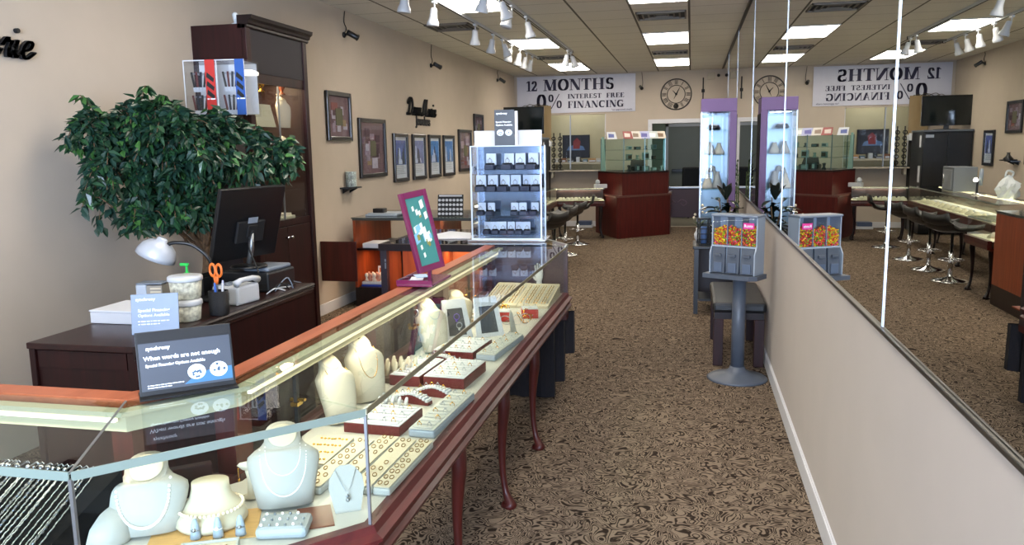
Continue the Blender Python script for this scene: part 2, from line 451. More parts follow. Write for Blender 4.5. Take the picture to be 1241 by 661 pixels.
# panels run between successive joints
for i in range(6):
    a, b = seams[i], seams[i+1]
    p = MB().box(XR-.004, XR+.007, a+.003, b-.003, MZ0, MZ1)
    o = p.build('wall_mirror', MIRROR, origin=(XR, (a+b)/2, MZ0)); tag(o, mlab[i], 'mirror', 'mirror panels along the right wall')
for i in range(1, 6):
    struct('trim_%d' % (i+2), MB().box(XR-.0075, XR-.0045, seams[i]-.0035, seams[i]+.0035, MZ0, MZ1), ALU)
struct('trim_8', MB().box(XR-.014, XR+.007, -.3, 15.84, 1.048, 1.062, bev=.003), mat('dark_mirror_channel', '#5a5752', .3, .8))
struct('trim_9', MB().box(XR-.02, XR-.0045, -.3, 15.84, CE-.018, CE-.001), mat('dark_ceiling_channel', '#2c2620', .5))

# small wood panel on the left wall between the tower cabinet and the low cabinet
t = thing('wall_panel', 'dark red wood panel between the tall tower cabinet and the low display cabinet', 'wall panel', (-3.33, 7.17, .34))
MB().box(-.185, .185, -.012, .012, 0, .39, bev=.004).build('panel_board', CHERRY_V, t)
MB().box(-.185, -.16, .012, .4, .05, .34, bev=.004).build('side_rail', CHERRY_V, t)

# ================================================================== CEILING FIXTURES
def troffer(x0, x1, y0, y1, label):
    t = thing('ceiling_light', label, 'ceiling light', ((x0+x1)/2, (y0+y1)/2, CE), group='recessed ceiling lights')
    hx, hy = (x1-x0)/2, (y1-y0)/2
    fr = MB()
    fr.box(-hx-.015, -hx, -hy-.015, hy+.015, -.012, 0).box(hx, hx+.015, -hy-.015, hy+.015, -.012, 0).box(-hx, hx, -hy-.015, -hy, -.012, 0).box(-hx, hx, hy, hy+.015, -.012, 0)
    fr.build('light_frame', WHITEP, t)
    MB().box(-hx, hx, -hy, hy, -.008, -.002).build('diffuser', PANELM, t)
tl = [(-.63, -.07, 7.32, 8.47, 'bright ceiling light nearest the camera, right-hand row'), (-.63, -.07, 10.75, 11.87, 'middle bright ceiling light of the right-hand row'),
      (-.63, -.07, 13.93, 15.12, 'farthest ceiling light of the right-hand row, before the clock'),
      (-2.44, -1.88, 7.32, 8.47, 'bright ceiling light nearest the camera, left-hand row by the track lights'), (-2.44, -1.88, 10.78, 11.77, 'middle bright ceiling light of the left-hand row'),
      (-2.44, -1.88, 14.0, 15.3, 'farthest ceiling light of the left-hand row, before the banner'),
      (-.63, -.07, 3.9, 5.05, 'ceiling light above the aisle just out of view'), (-2.44, -1.88, 3.9, 5.05, 'ceiling light above the front showcase just out of view'),
      (-2.44, -1.88, .5, 1.65, 'ceiling light above the shop front'), (-.63, -.07, .5, 1.65, 'ceiling light over the entrance')]
for a in tl: troffer(*a)
VENTM = mat('dark_vent_metal', '#6e675c', .5, .3)
def vent(x0, x1, y0, y1, label):
    t = thing('ceiling_vent', label, 'air vent', ((x0+x1)/2, (y0+y1)/2, CE), group='ceiling air vents')
    hx, hy = (x1-x0)/2, (y1-y0)/2
    MB().box(-hx, hx, -hy, hy, -.004, 0).build('vent_backing', BLACKM, t)
    m = MB()
    for k in range(4):
        a, b = hx*(1-.23*k), hy*(1-.23*k)
        for (p, q, r_, s_) in ((-a, a, -b, -b+.018), (-a, a, b-.018, b), (-a, -a+.018, -b, b), (a-.018, a, -b, b)): m.box(p, q, r_, s_, -.02+.003*k, -.004)
    m.build('vent_louvres', VENTM, t)
vent(-.62, -.08, 9.07, 9.57, 'square air vent between the nearest right-hand ceiling lights')
vent(-.62, -.08, 12.8, 13.2, 'air vent before the farthest right-hand ceiling light')
vent(-3.05, -2.52, 9.15, 9.65, 'air vent at the left, beside the track lights')
vent(-2.44, -1.9, 12.8, 13.25, 'air vent of the left-hand row, beyond the track lights')

def track(x, y0, y1, label):
    t = thing('lighting_track', label, 'track', (x, (y0+y1)/2, CE), group='ceiling lighting tracks'); h = (y1-y0)/2
    MB().box(-.018, .018, -h, h, -.03, 0, bev=.003).build('track_rail', WHITEP, t)
    MB().box(-.006, .006, -h+.01, h-.01, -.033, -.029).build('track_slot', BLACKM, t)
    MB().box(-.02, .02, -h-.01, -h+.03, -.034, 0).build('end_cap', BLACKM, t); MB().box(-.02, .02, h-.03, h+.01, -.034, 0).build('end_cap', BLACKM, t)
track(-1.78, 1.0, 12.3, 'long lighting track on the ceiling nearer the aisle')
track(-2.42, 1.0, 13.0, 'long lighting track on the ceiling nearer the left wall')
# one track head
th = thing('track_spotlight', 'x', 'spotlight', (0, 0, CE-.03))
a = MB().box(-.016, .016, -.045, .045, -.022, 0, bev=.003).tube([(0, 0, -.02), (0, 0, -.075)], .007, 8)
a.build('mount_arm', WHITEP, th)
hd = MB().lathe([(.02, .0), (.032, -.012), (.034, -.05), (.04, -.1), (.056, -.135), (.06, -.165), (.057, -.17), (.05, -.163)], (0, 0, -.06), 20)
h0 = hd.build('spot_housing', WHITEP, th)
l0 = MB().lathe([(.012, -.024), (.035, -.017), (.05, -.004), (.05, .004), (.02, .006)], (0, 0, -.228), 20).build('spot_lens', LENSM, th)
def head(first, x, y, ax, ay, lit, label, group):
    o = th if first else dup(th)
    o.location = (x, y, CE-.033); o['label'] = label; o['group'] = group
    o.rotation_euler = (0, 0, 0)
    # tilt the lamp housing about its yoke
    for c in o.children:
        if c.name.startswith('spot'):
            c.rotation_euler = (ax, ay, 0)
            if c.name.startswith('spot_lens') and not lit: c.data = OFFLENS
    if lit:
        l = bpy.data.lights.new('spot_beam', 'SPOT'); l.energy = SPOT_W; l.color = (1, .88, .7); l.spot_size = R(75); l.spot_blend = .8; l.shadow_soft_size = .04
        lo = bpy.data.objects.new('spot_beam', l); COL.objects.link(lo); lo.parent = o
        e = Matrix.Rotation(0, 3, 'Z')
        from mathutils import Euler
        rot = Euler((ax, ay, 0)); d = rot.to_matrix() @ Vector((0, 0, -.25)); lo.location = d; lo.rotation_euler = (ax, ay, 0)
for c in th.children: c.location = (0, 0, 0)
off = MB().lathe([(.049, -.006), (.049, 0), (.02, .006)], (0, 0, -.222), 20).build('tmp', mat('unlit_lens', '#c6cad0', .2)); OFFLENS = off.data; bpy.data.objects.remove(off)
ga, gb = 'spotlights on the track nearer the aisle', 'spotlights on the track nearer the left wall'
heads = [
 (-1.76, 7.02, .1, .25, 0, 'white spotlight at the top edge of the photo, overlapping the nearest ceiling light', ga),
 (-1.76, 7.5, .15, -.3, 1, 'white spotlight pointing down, left end of the three close together', ga),
 (-1.76, 8.05, -.25, .25, 1, 'white spotlight in the middle of the three close together', ga),
 (-1.76, 8.75, .1, -.2, 1, 'white spotlight at the right of the three close together', ga),
 (-2.42, 6.8, 0, .1, 1, 'white spotlight at the top edge, far left of all the spotlights', gb),
 (-2.42, 7.6, 0, .1, 1, 'white spotlight at the top edge, second from the left', gb),
 (-2.42, 9.1, .2, .1, 0, 'slim white spotlight hanging beside the left air vent', gb),
 (-2.42, 9.95, .15, .2, 1, 'lit spotlight first in the receding line past the air vent', gb),
 (-2.42, 10.45, .1, -.3, 1, 'lit spotlight second in the receding line past the air vent', gb),
 (-2.42, 11.0, .15, .3, 1, 'lit spotlight third in the receding line past the air vent', gb),
 (-2.42, 11.55, .1, .2, 1, 'lit spotlight fourth in the receding line past the air vent', gb),
 (-2.42, 12.05, .1, .3, 1, 'lit spotlight fifth in the receding line past the air vent', gb),
 (-2.42, 12.5, .1, .35, 1, 'lit spotlight last in the receding line past the air vent', gb),
 (-1.78, 11.9, .1, .2, 0, 'white spotlight before the farthest left-hand ceiling light', ga),
 (-1.78, 12.2, 0, -.3, 1, 'white spotlight at the far end of the aisle-side track, above the banner', ga),
 (-1.78, 4.6, 0, -.35, 1, 'spotlight over the middle of the front showcase', ga), (-1.78, 3.2, 0, -.35, 1, 'spotlight over the near half of the front showcase', ga), (-1.78, 2.2, 0, -.3, 1, 'spotlight over the corner of the front showcase', ga),
]
for i, h in enumerate(heads): head(i == 0, *h)

# wall cameras hanging on cables
def cctv(loc, d, label, wall='left'):
    t = thing('security_camera', label, 'security camera', loc, group='black wall cameras')
    q = (1, 0, 0) if wall == 'left' else (0, -1, 0)
    q = Vector(q)
    MB().lathe([(.03, 0), (.03, .015), (.012, .03)], (0, 0, 0), 14, axis=q).build('camera_base', BLACK, t)
    MB().tube([q*.02, q*.06, q*.08+Vector((0, 0, -.01))], .008).build('camera_arm', BLACK, t)
    d = Vector(d).normalized(); c = q*.09
    MB().tube([c-d*.05, c+d*.06, c+d*.075], [.028, .028, .034], 14).build('camera_body', BLACK, t)
    w = [q*.01, q*.012+Vector((.0, .05, .07)), q*.012+Vector((0, 0.0, .13)), q*.012+Vector((0, .03, CE-loc[2]-.01))]
    if wall != 'left': w = [q*.01, q*.012+Vector((.03, 0, .07)), q*.012+Vector((.01, 0, CE-loc[2]-.01))]
    MB().tube(smooth_pts(w, 5), .005, 6).build('camera_cable', BLACKM, t)
cctv((XL, 7.95, 2.78), (.6, .7, -.4), 'black wall camera on a curly cable, nearest on the left wall')
cctv((XL, 10.8, 2.74), (.4, .8, -.3), 'black wall camera in the middle of the left wall')
cctv((XL, 14.7, 2.84), (.5, .7, -.4), 'black wall camera at the far end of the left wall')
cctv((-.98, YB, 2.73), (.3, -1, -.4), 'black wall camera on the back wall right of the banner', 'back')

# ================================================================== WALL LETTERING (script sign), pictures
SCR = {  # skeletons, x-height 1
 'D': (1.75, [[(.15, 1.75), (.55, 2.0), (.5, 1.2), (.35, .35), (.0, .0), (-.1, .2), (.2, .28), (.7, .02), (1.3, .25), (1.6, 1.0), (1.3, 1.75), (.7, 2.1), (.1, 1.9), (-.2, 1.5), (.05, 1.3)]]),
 'o': (.95, [[(.5, .98), (.2, .85), (.05, .4), (.25, .03), (.6, .12), (.75, .6), (.55, .95), (.7, .8), (1.0, .85)]]),
 'n': (1.15, [[(0, .75), (.2, .95), (.22, .5), (.15, 0), (.3, .6), (.6, .97), (.72, .7), (.65, .2), (.8, .02), (1.1, .4)]]),
 'a': (1.05, [[(.7, .8), (.4, .98), (.1, .6), (.1, .15), (.35, .03), (.65, .5), (.72, .95), (.65, .3), (.8, .02), (1.05, .4)]]),
 'M': (2.3, [[(-.2, .2), (.0, .0), (.25, .3), (.5, 1.4), (.7, 2.1), (.75, 1.0), (.7, .1), (1.0, .9), (1.5, 2.1), (1.45, 1.0), (1.5, .15), (1.8, .02), (2.2, .4)]]),
 'r': (.8, [[(0, .6), (.2, .9), (.35, 1.05), (.4, .85), (.6, .85), (.5, .4), (.6, .03), (.85, .4)]]),
 'i': (.6, [[(.0, .5), (.2, .95), (.15, .4), (.25, .02), (.6, .4)]]),
 'e': (.85, [[(.05, .4), (.5, .55), (.65, .85), (.4, .99), (.1, .6), (.15, .12), (.45, .03), (.9, .4)]])}
def script(name, word, x0, z0, xh, parent):
    mb = MB(); cx = 0; pl = []
    for ch in word:
        if ch == ' ': cx += .45; continue
        w, st = SCR[ch]
        for s_ in st:
            pts = [(p.x, p.y) for p in smooth_pts([(a, b, 0) for a, b in s_], 5)]
            pl += [[(cx+a+.33*b, b) for a, b in h] for h in nib(pts, .26, .09)]
        if ch == 'i': pl.append([(cx+.42+.33*1.5+.15*math.cos(k*PI/4)-.3, 1.5+.14*math.sin(k*PI/4)) for k in range(8)])
        cx += w
    for h in pl: mb.plate([(a*xh, b*xh) for a, b in h], (XL+.006, x0, z0), (0, 1, 0), (0, 0, 1), .02)
    return mb.build(name, BLACKM, parent, world=True), cx*xh
t = thing('wall_sign', 'raised black script lettering reading Dona Marie Jewelers, high on the left wall between the pictures', 'wall sign', (XL, 10.4, 2.0))
script('script_word', 'Dona', 9.76, 2.04, .105, t); script('script_word', 'Marie', 10.32, 2.04, .105, t)
text('block_letters', 'Jewelers', .17, BLACKM, t, basis((XL+.006, 10.1, 1.92), (0, 1, 0), (0, 0, 1)), .008, bold=.004, squash=1.0)
t = thing('wall_sign', 'larger raised black script lettering ending in ie at the left photo edge', 'wall sign', (XL, 3.2, 2.1))
script('script_letters', 'Marie', 3.27, 2.115, .095, t)

def picture(y0, y1, z0, z1, label, kind, group):
    t = thing('framed_picture', label, 'picture', (XL, (y0+y1)/2, z0), group=group)
    h = (y1-y0)/2; H = z1-z0; fw = .035 if kind == 'poster' else .045
    m = MB()
    m.box(0.002, .035, -h, -h+fw, 0, H, bev=.006).box(.002, .035, h-fw, h, 0, H, bev=.006).box(.002, .035, -h+fw, h-fw, 0, fw, bev=.006).box(.002, .035, -h+fw, h-fw, H-fw, H, bev=.006)
    m.build('frame', FRAMEB, t)
    a0, a1, b0, b1 = -h+fw, h-fw, fw, H-fw
    art = MB()
    x = .012
    if kind == 'collage':
        mats_ = [mat('faded_rose_mat', '#6b4f52', .7, noise=.15, nscale=12), mat('dusty_mauve', '#8d7a86', .7, noise=.2, nscale=20), mat('plum_patch', '#4e2f38', .7, noise=.2, nscale=20), mat('greyish_lilac', '#a79fab', .7, noise=.2, nscale=20), mat('olive_patch', '#4f4e38', .7), mat('brick_patch', '#7d3d38', .7, noise=.2), mat('ochre_patch', '#8c7450', .7)]
        art.box(.002, x, a0, a1, b0, b1, 0); rnd = random.Random(int(y0*100))
        for k in range(16):
            w_, h_ = rnd.uniform(.12, .3)*(a1-a0), rnd.uniform(.1, .28)*(b1-b0)
            cy, cz = rnd.uniform(a0+w_/2+.03, a1-w_/2-.03), rnd.uniform(b0+h_/2+.04, b1-h_/2-.04)
            art.box(x, x+.001+.0003*k, cy-w_/2, cy+w_/2, cz-h_/2, cz+h_/2, rnd.choice([1, 1, 2, 2, 3, 5, 6]))
        art.box(x, x+.009, -.08, .08, H*.5-.09, H*.5+.08, 4)
        art.build('collage_print', mats_, t)
    else:
        base = {'a': '#4b5aa0', 'b': '#6673a8', 'c': '#2f74b8', 'd': '#3a6fae'}[kind]
        ms = [PAPER, mat('poster_blue_'+kind, base, .5, noise=.45, nscale=9), mat('poster_light_'+kind, '#b9c3dd', .5, noise=.3, nscale=14), mat('poster_caption', '#8a8f98', .6), mat('poster_dark_'+kind, '#232a4a', .5)]
        art.box(.002, x, a0, a1, b0, b1, 0)
        art.box(x, x+.001, a0+.02, a1-.02, b0+(b1-b0)*.32, b1-.04, 1)
        rnd = random.Random(ord(kind))
        for k in range(6):
            c = rnd.uniform(a0+.08, a1-.08); zz = b0+(b1-b0)*.34; hh = rnd.uniform(.05, .22)
            art.plate([(c-.05, zz), (c+.05, zz), (c+.02, zz+hh), (c-.015, zz+hh*1.05)], (x+.0012+.0002*k, 0, 0), (0, 1, 0), (0, 0, 1), .0003, 2 if k % 2 else 4)
        for k in range(7): art.box(x, x+.001, a0+.05, a1-.05-.03*(k % 3), b0+.05+.022*k, b0+.056+.022*k, 3)
        art.build('poster_print', ms, t)
    MB().box(.017, .019, a0, a1, b0, b1).build('glazing', CLEAR, t)
pc, pp = 'abstract collage pictures', 'narrow blue posters in black frames'
picture(7.42, 8.0, 1.70, 2.19, 'small black-framed collage picture nearest the tower cabinet, hung highest', 'collage', pc)
picture(8.19, 8.96, 1.30, 1.95, 'large black-framed mauve collage picture left of the four blue posters', 'collage', pc)
picture(9.21, 9.72, 1.21, 1.80, 'blue framed poster, leftmost of the four narrow ones', 'a', pp)
picture(9.9, 10.41, 1.21, 1.80, 'framed poster with a pale white figure, second of the four narrow ones', 'b', pp)
picture(10.56, 11.07, 1.21, 1.80, 'bright blue framed poster, third of the four narrow ones', 'c', pp)
picture(11.22, 11.77, 1.21, 1.80, 'blue framed poster, rightmost of the four narrow ones', 'd', pp)
picture(12.02, 12.75, 1.25, 1.90, 'black-framed collage picture just right of the blue posters', 'collage', pc)
picture(12.95, 13.55, 1.70, 2.17, 'small black-framed picture highest above the acrylic tower display', 'collage', pc)
picture(14.0, 14.45, 1.2, 1.76, 'tall dark framed poster seen in the mirror beside the black cabinet', 'a', pp)

# ledge shelf with two mugs-like tins
def ledge(y, z, label):
    t = thing('wall_shelf', label, 'shelf', (XL, y, z), group='small black wall ledges')
    MB().prism([(0, -.16), (.12, -.13), (.12, .13), (0, .16)], -.015, 0).build('shelf_board', BLACK, t)
    MB().plate([(0, 0), (.1, 0), (0, -.05)], (.0, -.08, -.015), (1, 0, 0), (0, 0, 1), .016).build('bracket', BLACK, t); MB().plate([(0, 0), (.1, 0), (0, -.05)], (.0, .09, -.015), (1, 0, 0), (0, 0, 1), .016).build('bracket', BLACK, t)
ledge(7.84, 1.225, 'small black wall shelf holding two white cups below the collage pictures')
ledge(13.1, 1.3, 'small black wall shelf seen in the mirror with a dark ornament')
CUPM = mat('white_cup_pattern', '#b9c4c0', .35, noise=.6, nscale=60)
for i, (z, l) in enumerate(((1.226, 'patterned white cup on the black wall shelf, lower of the two stacked'), (1.306, 'patterned white cup stacked on top of the other on the wall shelf'))):
    m = MB().lathe([(.045, 0), (.055, .005), (.056, .07), (.058, .078), (.05, .078), (.05, .02), (.0, .015)], n=20)
    o = m.build('patterned_cup', CUPM); o.location = (XL+.06, 7.84, z); tag(o, l, 'cup', 'stacked patterned cups')
m = MB().lathe([(.06, 0), (.07, .03), (.03, .07), (.02, .1), (.028, .12)], n=16).lathe([(.11, 0), (.12, .015), (.02, .02)], (0, 0, .0), 16)
o = m.build('ornament', BLACK); o.location = (XL+.11, 13.1, 1.301); tag(o, 'dark ornament on the wall shelf seen in the mirror', 'ornament')

# ================================================================== BACK WALL : banner, clock, unit
LET = {}
ST, HR = .25, .055   # stem and hairline
def serif(x, y, w=.44): return [(x-w/2, y-HR/2), (x+w/2, y-HR/2), (x+w/2, y+HR/2), (x-w/2, y+HR/2)]
def stem(x, s=ST, y0=0, y1=1): return [(x-s/2, y0), (x+s/2, y0), (x+s/2, y1), (x-s/2, y1)]
def glyph(c):
    P = []; thin = .07
    if c == '1': return .62, [stem(.34), serif(.34, .027, .56), [(.4, 1), (.22, 1), (.02, .84), (.02, .79), (.3, .88)]]
    if c == '2': return .8, nib(arc(.36, .7, .2, .26, 175, -30)+[(.12, .1)], .24, HR)+[[(.03, 0), (.68, 0), (.72, .3), (.66, .3), (.6, .15), (.03, .15)]]
    if c in 'O0': rx = .34 if c == 'O' else .27; return 2*rx+.3, nib(arc(rx+.13, .5, rx, .48, 0, 360, 32), .24, HR)
    if c == 'M': return 1.2, [stem(.16, .07), serif(.16, .027, .3), stem(.94), serif(.94, .027), serif(.94, .973, .4), serif(.14, .973, .3)]+nib([(.24, .96), (.56, .05)], .24, HR)+nib([(.58, .05), (.86, .96)], .06, HR)
    if c == 'N': return 1.0, [stem(.14, .07), serif(.14, .027, .28), stem(.82, .07), serif(.82, .973, .28), serif(.14, .973, .3)]+nib([(.22, .95), (.74, .03)], .25, HR)
    if c == 'T': return .86, [stem(.4), serif(.4, .027), [(.0, 1), (.8, 1), (.8, .72), (.75, .72), (.7, .93), (.1, .93), (.05, .72), (0, .72)]]
    if c == 'H': return 1.08, [stem(.22), stem(.8), serif(.22, .027), serif(.22, .973), serif(.8, .027), serif(.8, .973), serif(.5, .5, .5)]
    if c == 'I': return .52, [stem(.24), serif(.24, .027), serif(.24, .973)]
    if c in 'EF':
        P = [stem(.22), serif(.22, .027), [(.1, 1), (.7, 1), (.7, .72), (.65, .72), (.6, .94), (.1, .94)], [(.3, .54), (.5, .54), (.5, .66), (.54, .66), (.54, .36), (.5, .36), (.5, .48), (.3, .48)]]
        if c == 'E': P.append([(.1, 0), (.72, 0), (.76, .3), (.7, .3), (.6, .06), (.1, .06)])
        return (.84 if c == 'E' else .78), P
    if c == 'R': return .98, [stem(.22), serif(.22, .027), serif(.2, .973, .4)]+nib([(.25, .97)]+arc(.5, .735, .12, .235, 90, -90, 10)+[(.25, .5)], .22, HR)+nib([(.56, .45), (.66, .3), (.68, .08), (.86, .04)], .2, HR)
    if c == 'S': return .78, nib(arc(.36, .72, .2, .25, 30, 250, 12)+arc(.36, .27, .22, .25, 70, -150, 12), .2, .07)+[[(.6, .98), (.64, .98), (.64, .7), (.6, .7)], [(.06, .02), (.1, .02), (.1, .32), (.06, .32)]]
    if c == 'A': return .98, nib([(.16, .03), (.44, .98)], .06, HR)+nib([(.46, .97), (.74, .03)], .25, HR)+[serif(.14, .027, .26), serif(.76, .027, .42), serif(.4, .33, .36)]
    if c in 'GC':
        P = nib(arc(.47, .5, .32, .47, 50, 310, 22), .24, HR)+[[(.78, .98), (.84, .98), (.84, .66), (.78, .66)]]
        if c == 'G': P += [stem(.76, .22, .03, .42), serif(.76, .42, .4)]
        return (1.06 if c == 'G' else .94), P
    if c == '%': return 1.35, nib(arc(.28, .72, .16, .24, 0, 360, 20), .14, .04)+nib(arc(1.0, .28, .16, .24, 0, 360, 20), .14, .04)+nib([(.3, 0), (1.0, 1.0)], .05, .04)
    return .5, []
def didone(word, h, width):
    out = []; cx = 0
    for ch in word:
        w, P = glyph(ch)
        out += [[(cx+a, b) for a, b in p] for p in P]; cx += w
    k = width/cx
    return [[(a*k, b*h) for a, b in p] for p in out]
bz = thing('banner', 'white banner reading 12 MONTHS 0% INTEREST FREE FINANCING in dark purple letters', 'banner', (-2.3, YB-.02, 2.27))
x0, x1 = -3.46, -1.09
bm_ = MB(); NX = 24
for i in range(NX+1):
    pass
vs = []; fs = []
for i in range(NX+1):
    for j in range(7):
        x = x0+(x1-x0)*i/NX; z = 2.28+(3.005-2.28)*j/6
        vs.append((x, YB-.016-.006*math.sin(i*.9)*math.sin(PI*j/6), z))
nb = len(vs); vs += [(a, b+.003, c) for a, b, c in vs]
for i in range(NX):
    for j in range(6):
        a = i*7+j; fs.append((a, a+7, a+8, a+1)); fs.append((nb+a, nb+a+1, nb+a+8, nb+a+7))
bm_.add(vs, fs, 0, True).build('banner_sheet', mat('banner_vinyl', '#c3c3ce', .5), bz, world=True)
def put(word, x, z, h, w):
    lm = MB()
    for p in didone(word, h, w): lm.plate(p, (x, YB-.0245, z), (1, 0, 0), (0, 0, 1), .0006)
    lm.build('banner_word', INK, bz, world=True)
put('12', -3.27, 2.72, .2, .24); put('MONTHS', -2.92, 2.72, .22, 1.43)
put('0', -3.06, 2.37, .28, .21); put('%', -2.83, 2.37, .28, .31)
put('INTEREST', -2.43, 2.555, .09, .68); put('FREE', -1.66, 2.555, .09, .36)
put('FINANCING', -2.43, 2.37, .135, 1.13)
text('banner_small_print', '*on approved credit', .05, INK, bz, basis((-1.56, YB-.0245, 2.305), (1, 0, 0), (0, 0, 1)), .0004)
# curling fringe branch at the banner's lower left
tw = MB()
for k in range(5):
    a = -3.4+.09*k
    tw.tube(smooth_pts([(a, YB-.05, 2.36), (a+.1, YB-.06, 2.44+.02*(k % 2)), (a+.22, YB-.05, 2.4+.03*(k % 3))], 4), .006, 5)
o = tw.build('twig_decoration', mat('dry_twig', '#4c4331', .8)); tag(o, 'dry twig garland behind the television at the lower left of the banner', 'decoration')

ck = thing('wall_clock', 'round dark metal clock with roman numeral ring on the back wall above the doorway', 'clock', (-.308, YB-.005, 2.58))
CLK = mat('aged_iron', '#3d3a36', .5, .4)
fr = MB()
Mx = Matrix.Rotation(R(90), 4, 'X')
fr.torus((0, -.012, 0), .29, .011, 40, 8, Mx).torus((0, -.012, 0), .17, .007, 32, 6, Mx).build('clock_ring', CLK, ck)
nm = MB()
for k in range(12):
    a = 2*PI*k/12; bars = [3, 1, 2, 3, 3, 2, 3, 4, 4, 3, 2, 3][k]
    for j in range(bars):
        s_ = (j-(bars-1)/2)*.022
        u = Vector((math.sin(a), 0, math.cos(a))); w = Vector((math.cos(a), 0, -math.sin(a)))
        c0 = u*.19+w*s_; c1 = u*.272+w*s_*1.1
        nm.tube([c0+Vector((0, -.012, 0)), c1+Vector((0, -.012, 0))], .0048, 4)
nm.build('roman_numerals', CLK, ck)
hn = MB()
for a, l, w in ((R(28), .15, .012), (R(205), .1, .008), (R(-42), .1, .012)):
    u = Vector((math.sin(a), 0, math.cos(a))); hn.tube([(0, -.02, 0), u*l+Vector((0, -.02, 0))], [w, .003], 6)
hn.lathe([(.02, 0), (.02, .01)], (0, -.016, 0), 12, axis=(0, -1, 0)).build('clock_hands', BLACKM, ck)
MB().torus((0, -.012, -.225), .045, .006, 18, 6, Mx).lathe([(.042, 0), (.042, .004)], (0, -.008, -.225), 16, axis=(0, -1, 0)).build('seconds_dial', CLK, ck)
u = thing('alarm_box', 'small beige alarm box with a dark sensor, right of the clock near the mirror', 'alarm', (.42, YB-.001, 2.84))
MB().box(-.14, .0, -.03, 0, 0, .13, bev=.006).build('box_cover', mat('beige_plastic', '#a89d87', .5), u)
MB().lathe([(.025, 0), (.03, .03), (.012, .05)], (.06, 0, .07), 12, axis=(0, -1, 0)).build('sensor', BLACK, u)
o = MB().box(-.012, .012, -.02, 0, 0, .42, bev=.004).box(-.03, .03, -.022, 0, .14, .2).build('door_bracket', BLACKM); o.location = (.2, YB-.001, 2.46); tag(o, 'thin black bracket hanging on the back wall right of the clock', 'bracket')

# service window contents
sw = thing('window_2', None, None, (-2.24, YB+.06, wz0)); sw['kind'] = 'structure'
m = MB().box(-.57, .57, -.09, .09, -.03, 0, bev=.004).box(-.57, -.55, -.02, .02, 0, 1.1).box(.55, .57, -.02, .02, 0, 1.1)
m.build('window_sill', WHITE_TRIM, sw); MB().box(-.55, .55, -.004, .004, .0, 1.1).build('pane', CLEAR, sw); MB().box(-.16, -.14, -.02, .02, 0, 1.1).build('mullion', ALU, sw)
struct('wall_office', MB().box(-3.9, -1.13, 17.9, 18.0, 0, CE), mat('pale_office_paint', '#b9b092', .85))
struct('trim_10', MB().box(-1.86, -1.62, 17.86, 17.9, 0, 2.2), WHITE_TRIM)
tv = thing('television', 'switched-on flat television with a red and blue picture seen through the service window', 'television', (-2.46, 17.6, 1.36))
MB().box(-.3, .3, -.03, .03, 0, .5, bev=.008).box(-.1, .1, -.06, .06, -.06, 0).box(-.14, .14, -.09, .09, -.08, -.06, bev=.005).build('television_case', BLACK, tv)
sc_ = MB().box(-.275, .275, -.034, -.031, .03, .47, 0)
sc_.plate([(-.06, .2), (.08, .2), (.1, .36), (.02, .44), (-.06, .36)], (0, -.0345, 0), (1, 0, 0), (0, 0, 1), .0005, 1)
sc_.plate([(-.2, .17), (.2, .17), (.16, .25), (.0, .3), (-.16, .25)], (0, -.0341, 0), (1, 0, 0), (0, 0, 1), .0003, 2)
sc_.build('screen', [emis('screen_dark_blue', '#0c1c38', .2, (.01, .01, .01, 1)), emis('screen_red', '#a02c2c', .35, (.01, .01, .01, 1)), emis('screen_white_blue', '#6a8fbf', .35, (.01, .01, .01, 1))], tv)
o = MB().box(-.6, .6, -.25, .25, 0, .04, bev=.004).box(-.58, -.54, -.2, .2, -1.23, 0).box(.54, .58, -.2, .2, -1.23, 0).build('office_counter', mat('light_laminate', '#bfb59d', .5)); o.location = (-2.35, 17.55, 1.235); tag(o, 'pale counter behind the service window carrying the television', 'counter')
rnd = random.Random(3)
cols_ = ['#c9c4b6', '#8a5a3a', '#3b3d44', '#d4d6d8', '#5f7a8a', '#b98d5c']
for k in range(7):
    w_, h_ = rnd.uniform(.07, .16), rnd.uniform(.04, .12)
    o = MB().box(-w_/2, w_/2, -.06, .06, 0, h_, bev=.005).box(-w_/2+.01, w_/2-.01, -.061, -.06, .01, h_*.5, 1).build('office_box', [mat('office_box_%d' % (k % 6), cols_[k % 6], .6), PAPER]); o.location = (-2.85+.155*k, 17.36, 1.276)
    tag(o, 'small storage box in the row on the counter behind the service window', 'box', 'small boxes behind the service window')
# two hanging straps / keys racks left side of window
for k in range(2):
    m = MB().tube([(0, 0, 0), (0, 0, .72)], .012, 6)
    for j in range(6): m.torus((0, -.02, .06+.11*j), .035, .01, 12, 5, Matrix.Rotation(R(70), 4, 'X'))
    m.lathe([(.07, 0), (.07, .012), (.015, .02)], (0, 0, -.02), 14)
    o = m.build('bracelet_stand', BLACKM); o.location = (-2.70+.13*k, YB-.12, 1.162); 
    tag(o, ['black upright stand hung with rings, left one on the window sill', 'black upright stand hung with rings, right one on the window sill'][k], 'stand', 'black stands on the service window sill')
o = MB().box(-.56, .56, -.22, 0, -.025, 0, bev=.003).box(-.5, -.46, -.2, 0, -.14, -.025).box(.46, .5, -.2, 0, -.14, -.025).build('sill_shelf', mat('grey_beige_shelf', '#a39b8b', .6)); o.location = (-2.24, YB-.001, 1.14); tag(o, 'narrow shelf under the service window in the back wall', 'shelf')

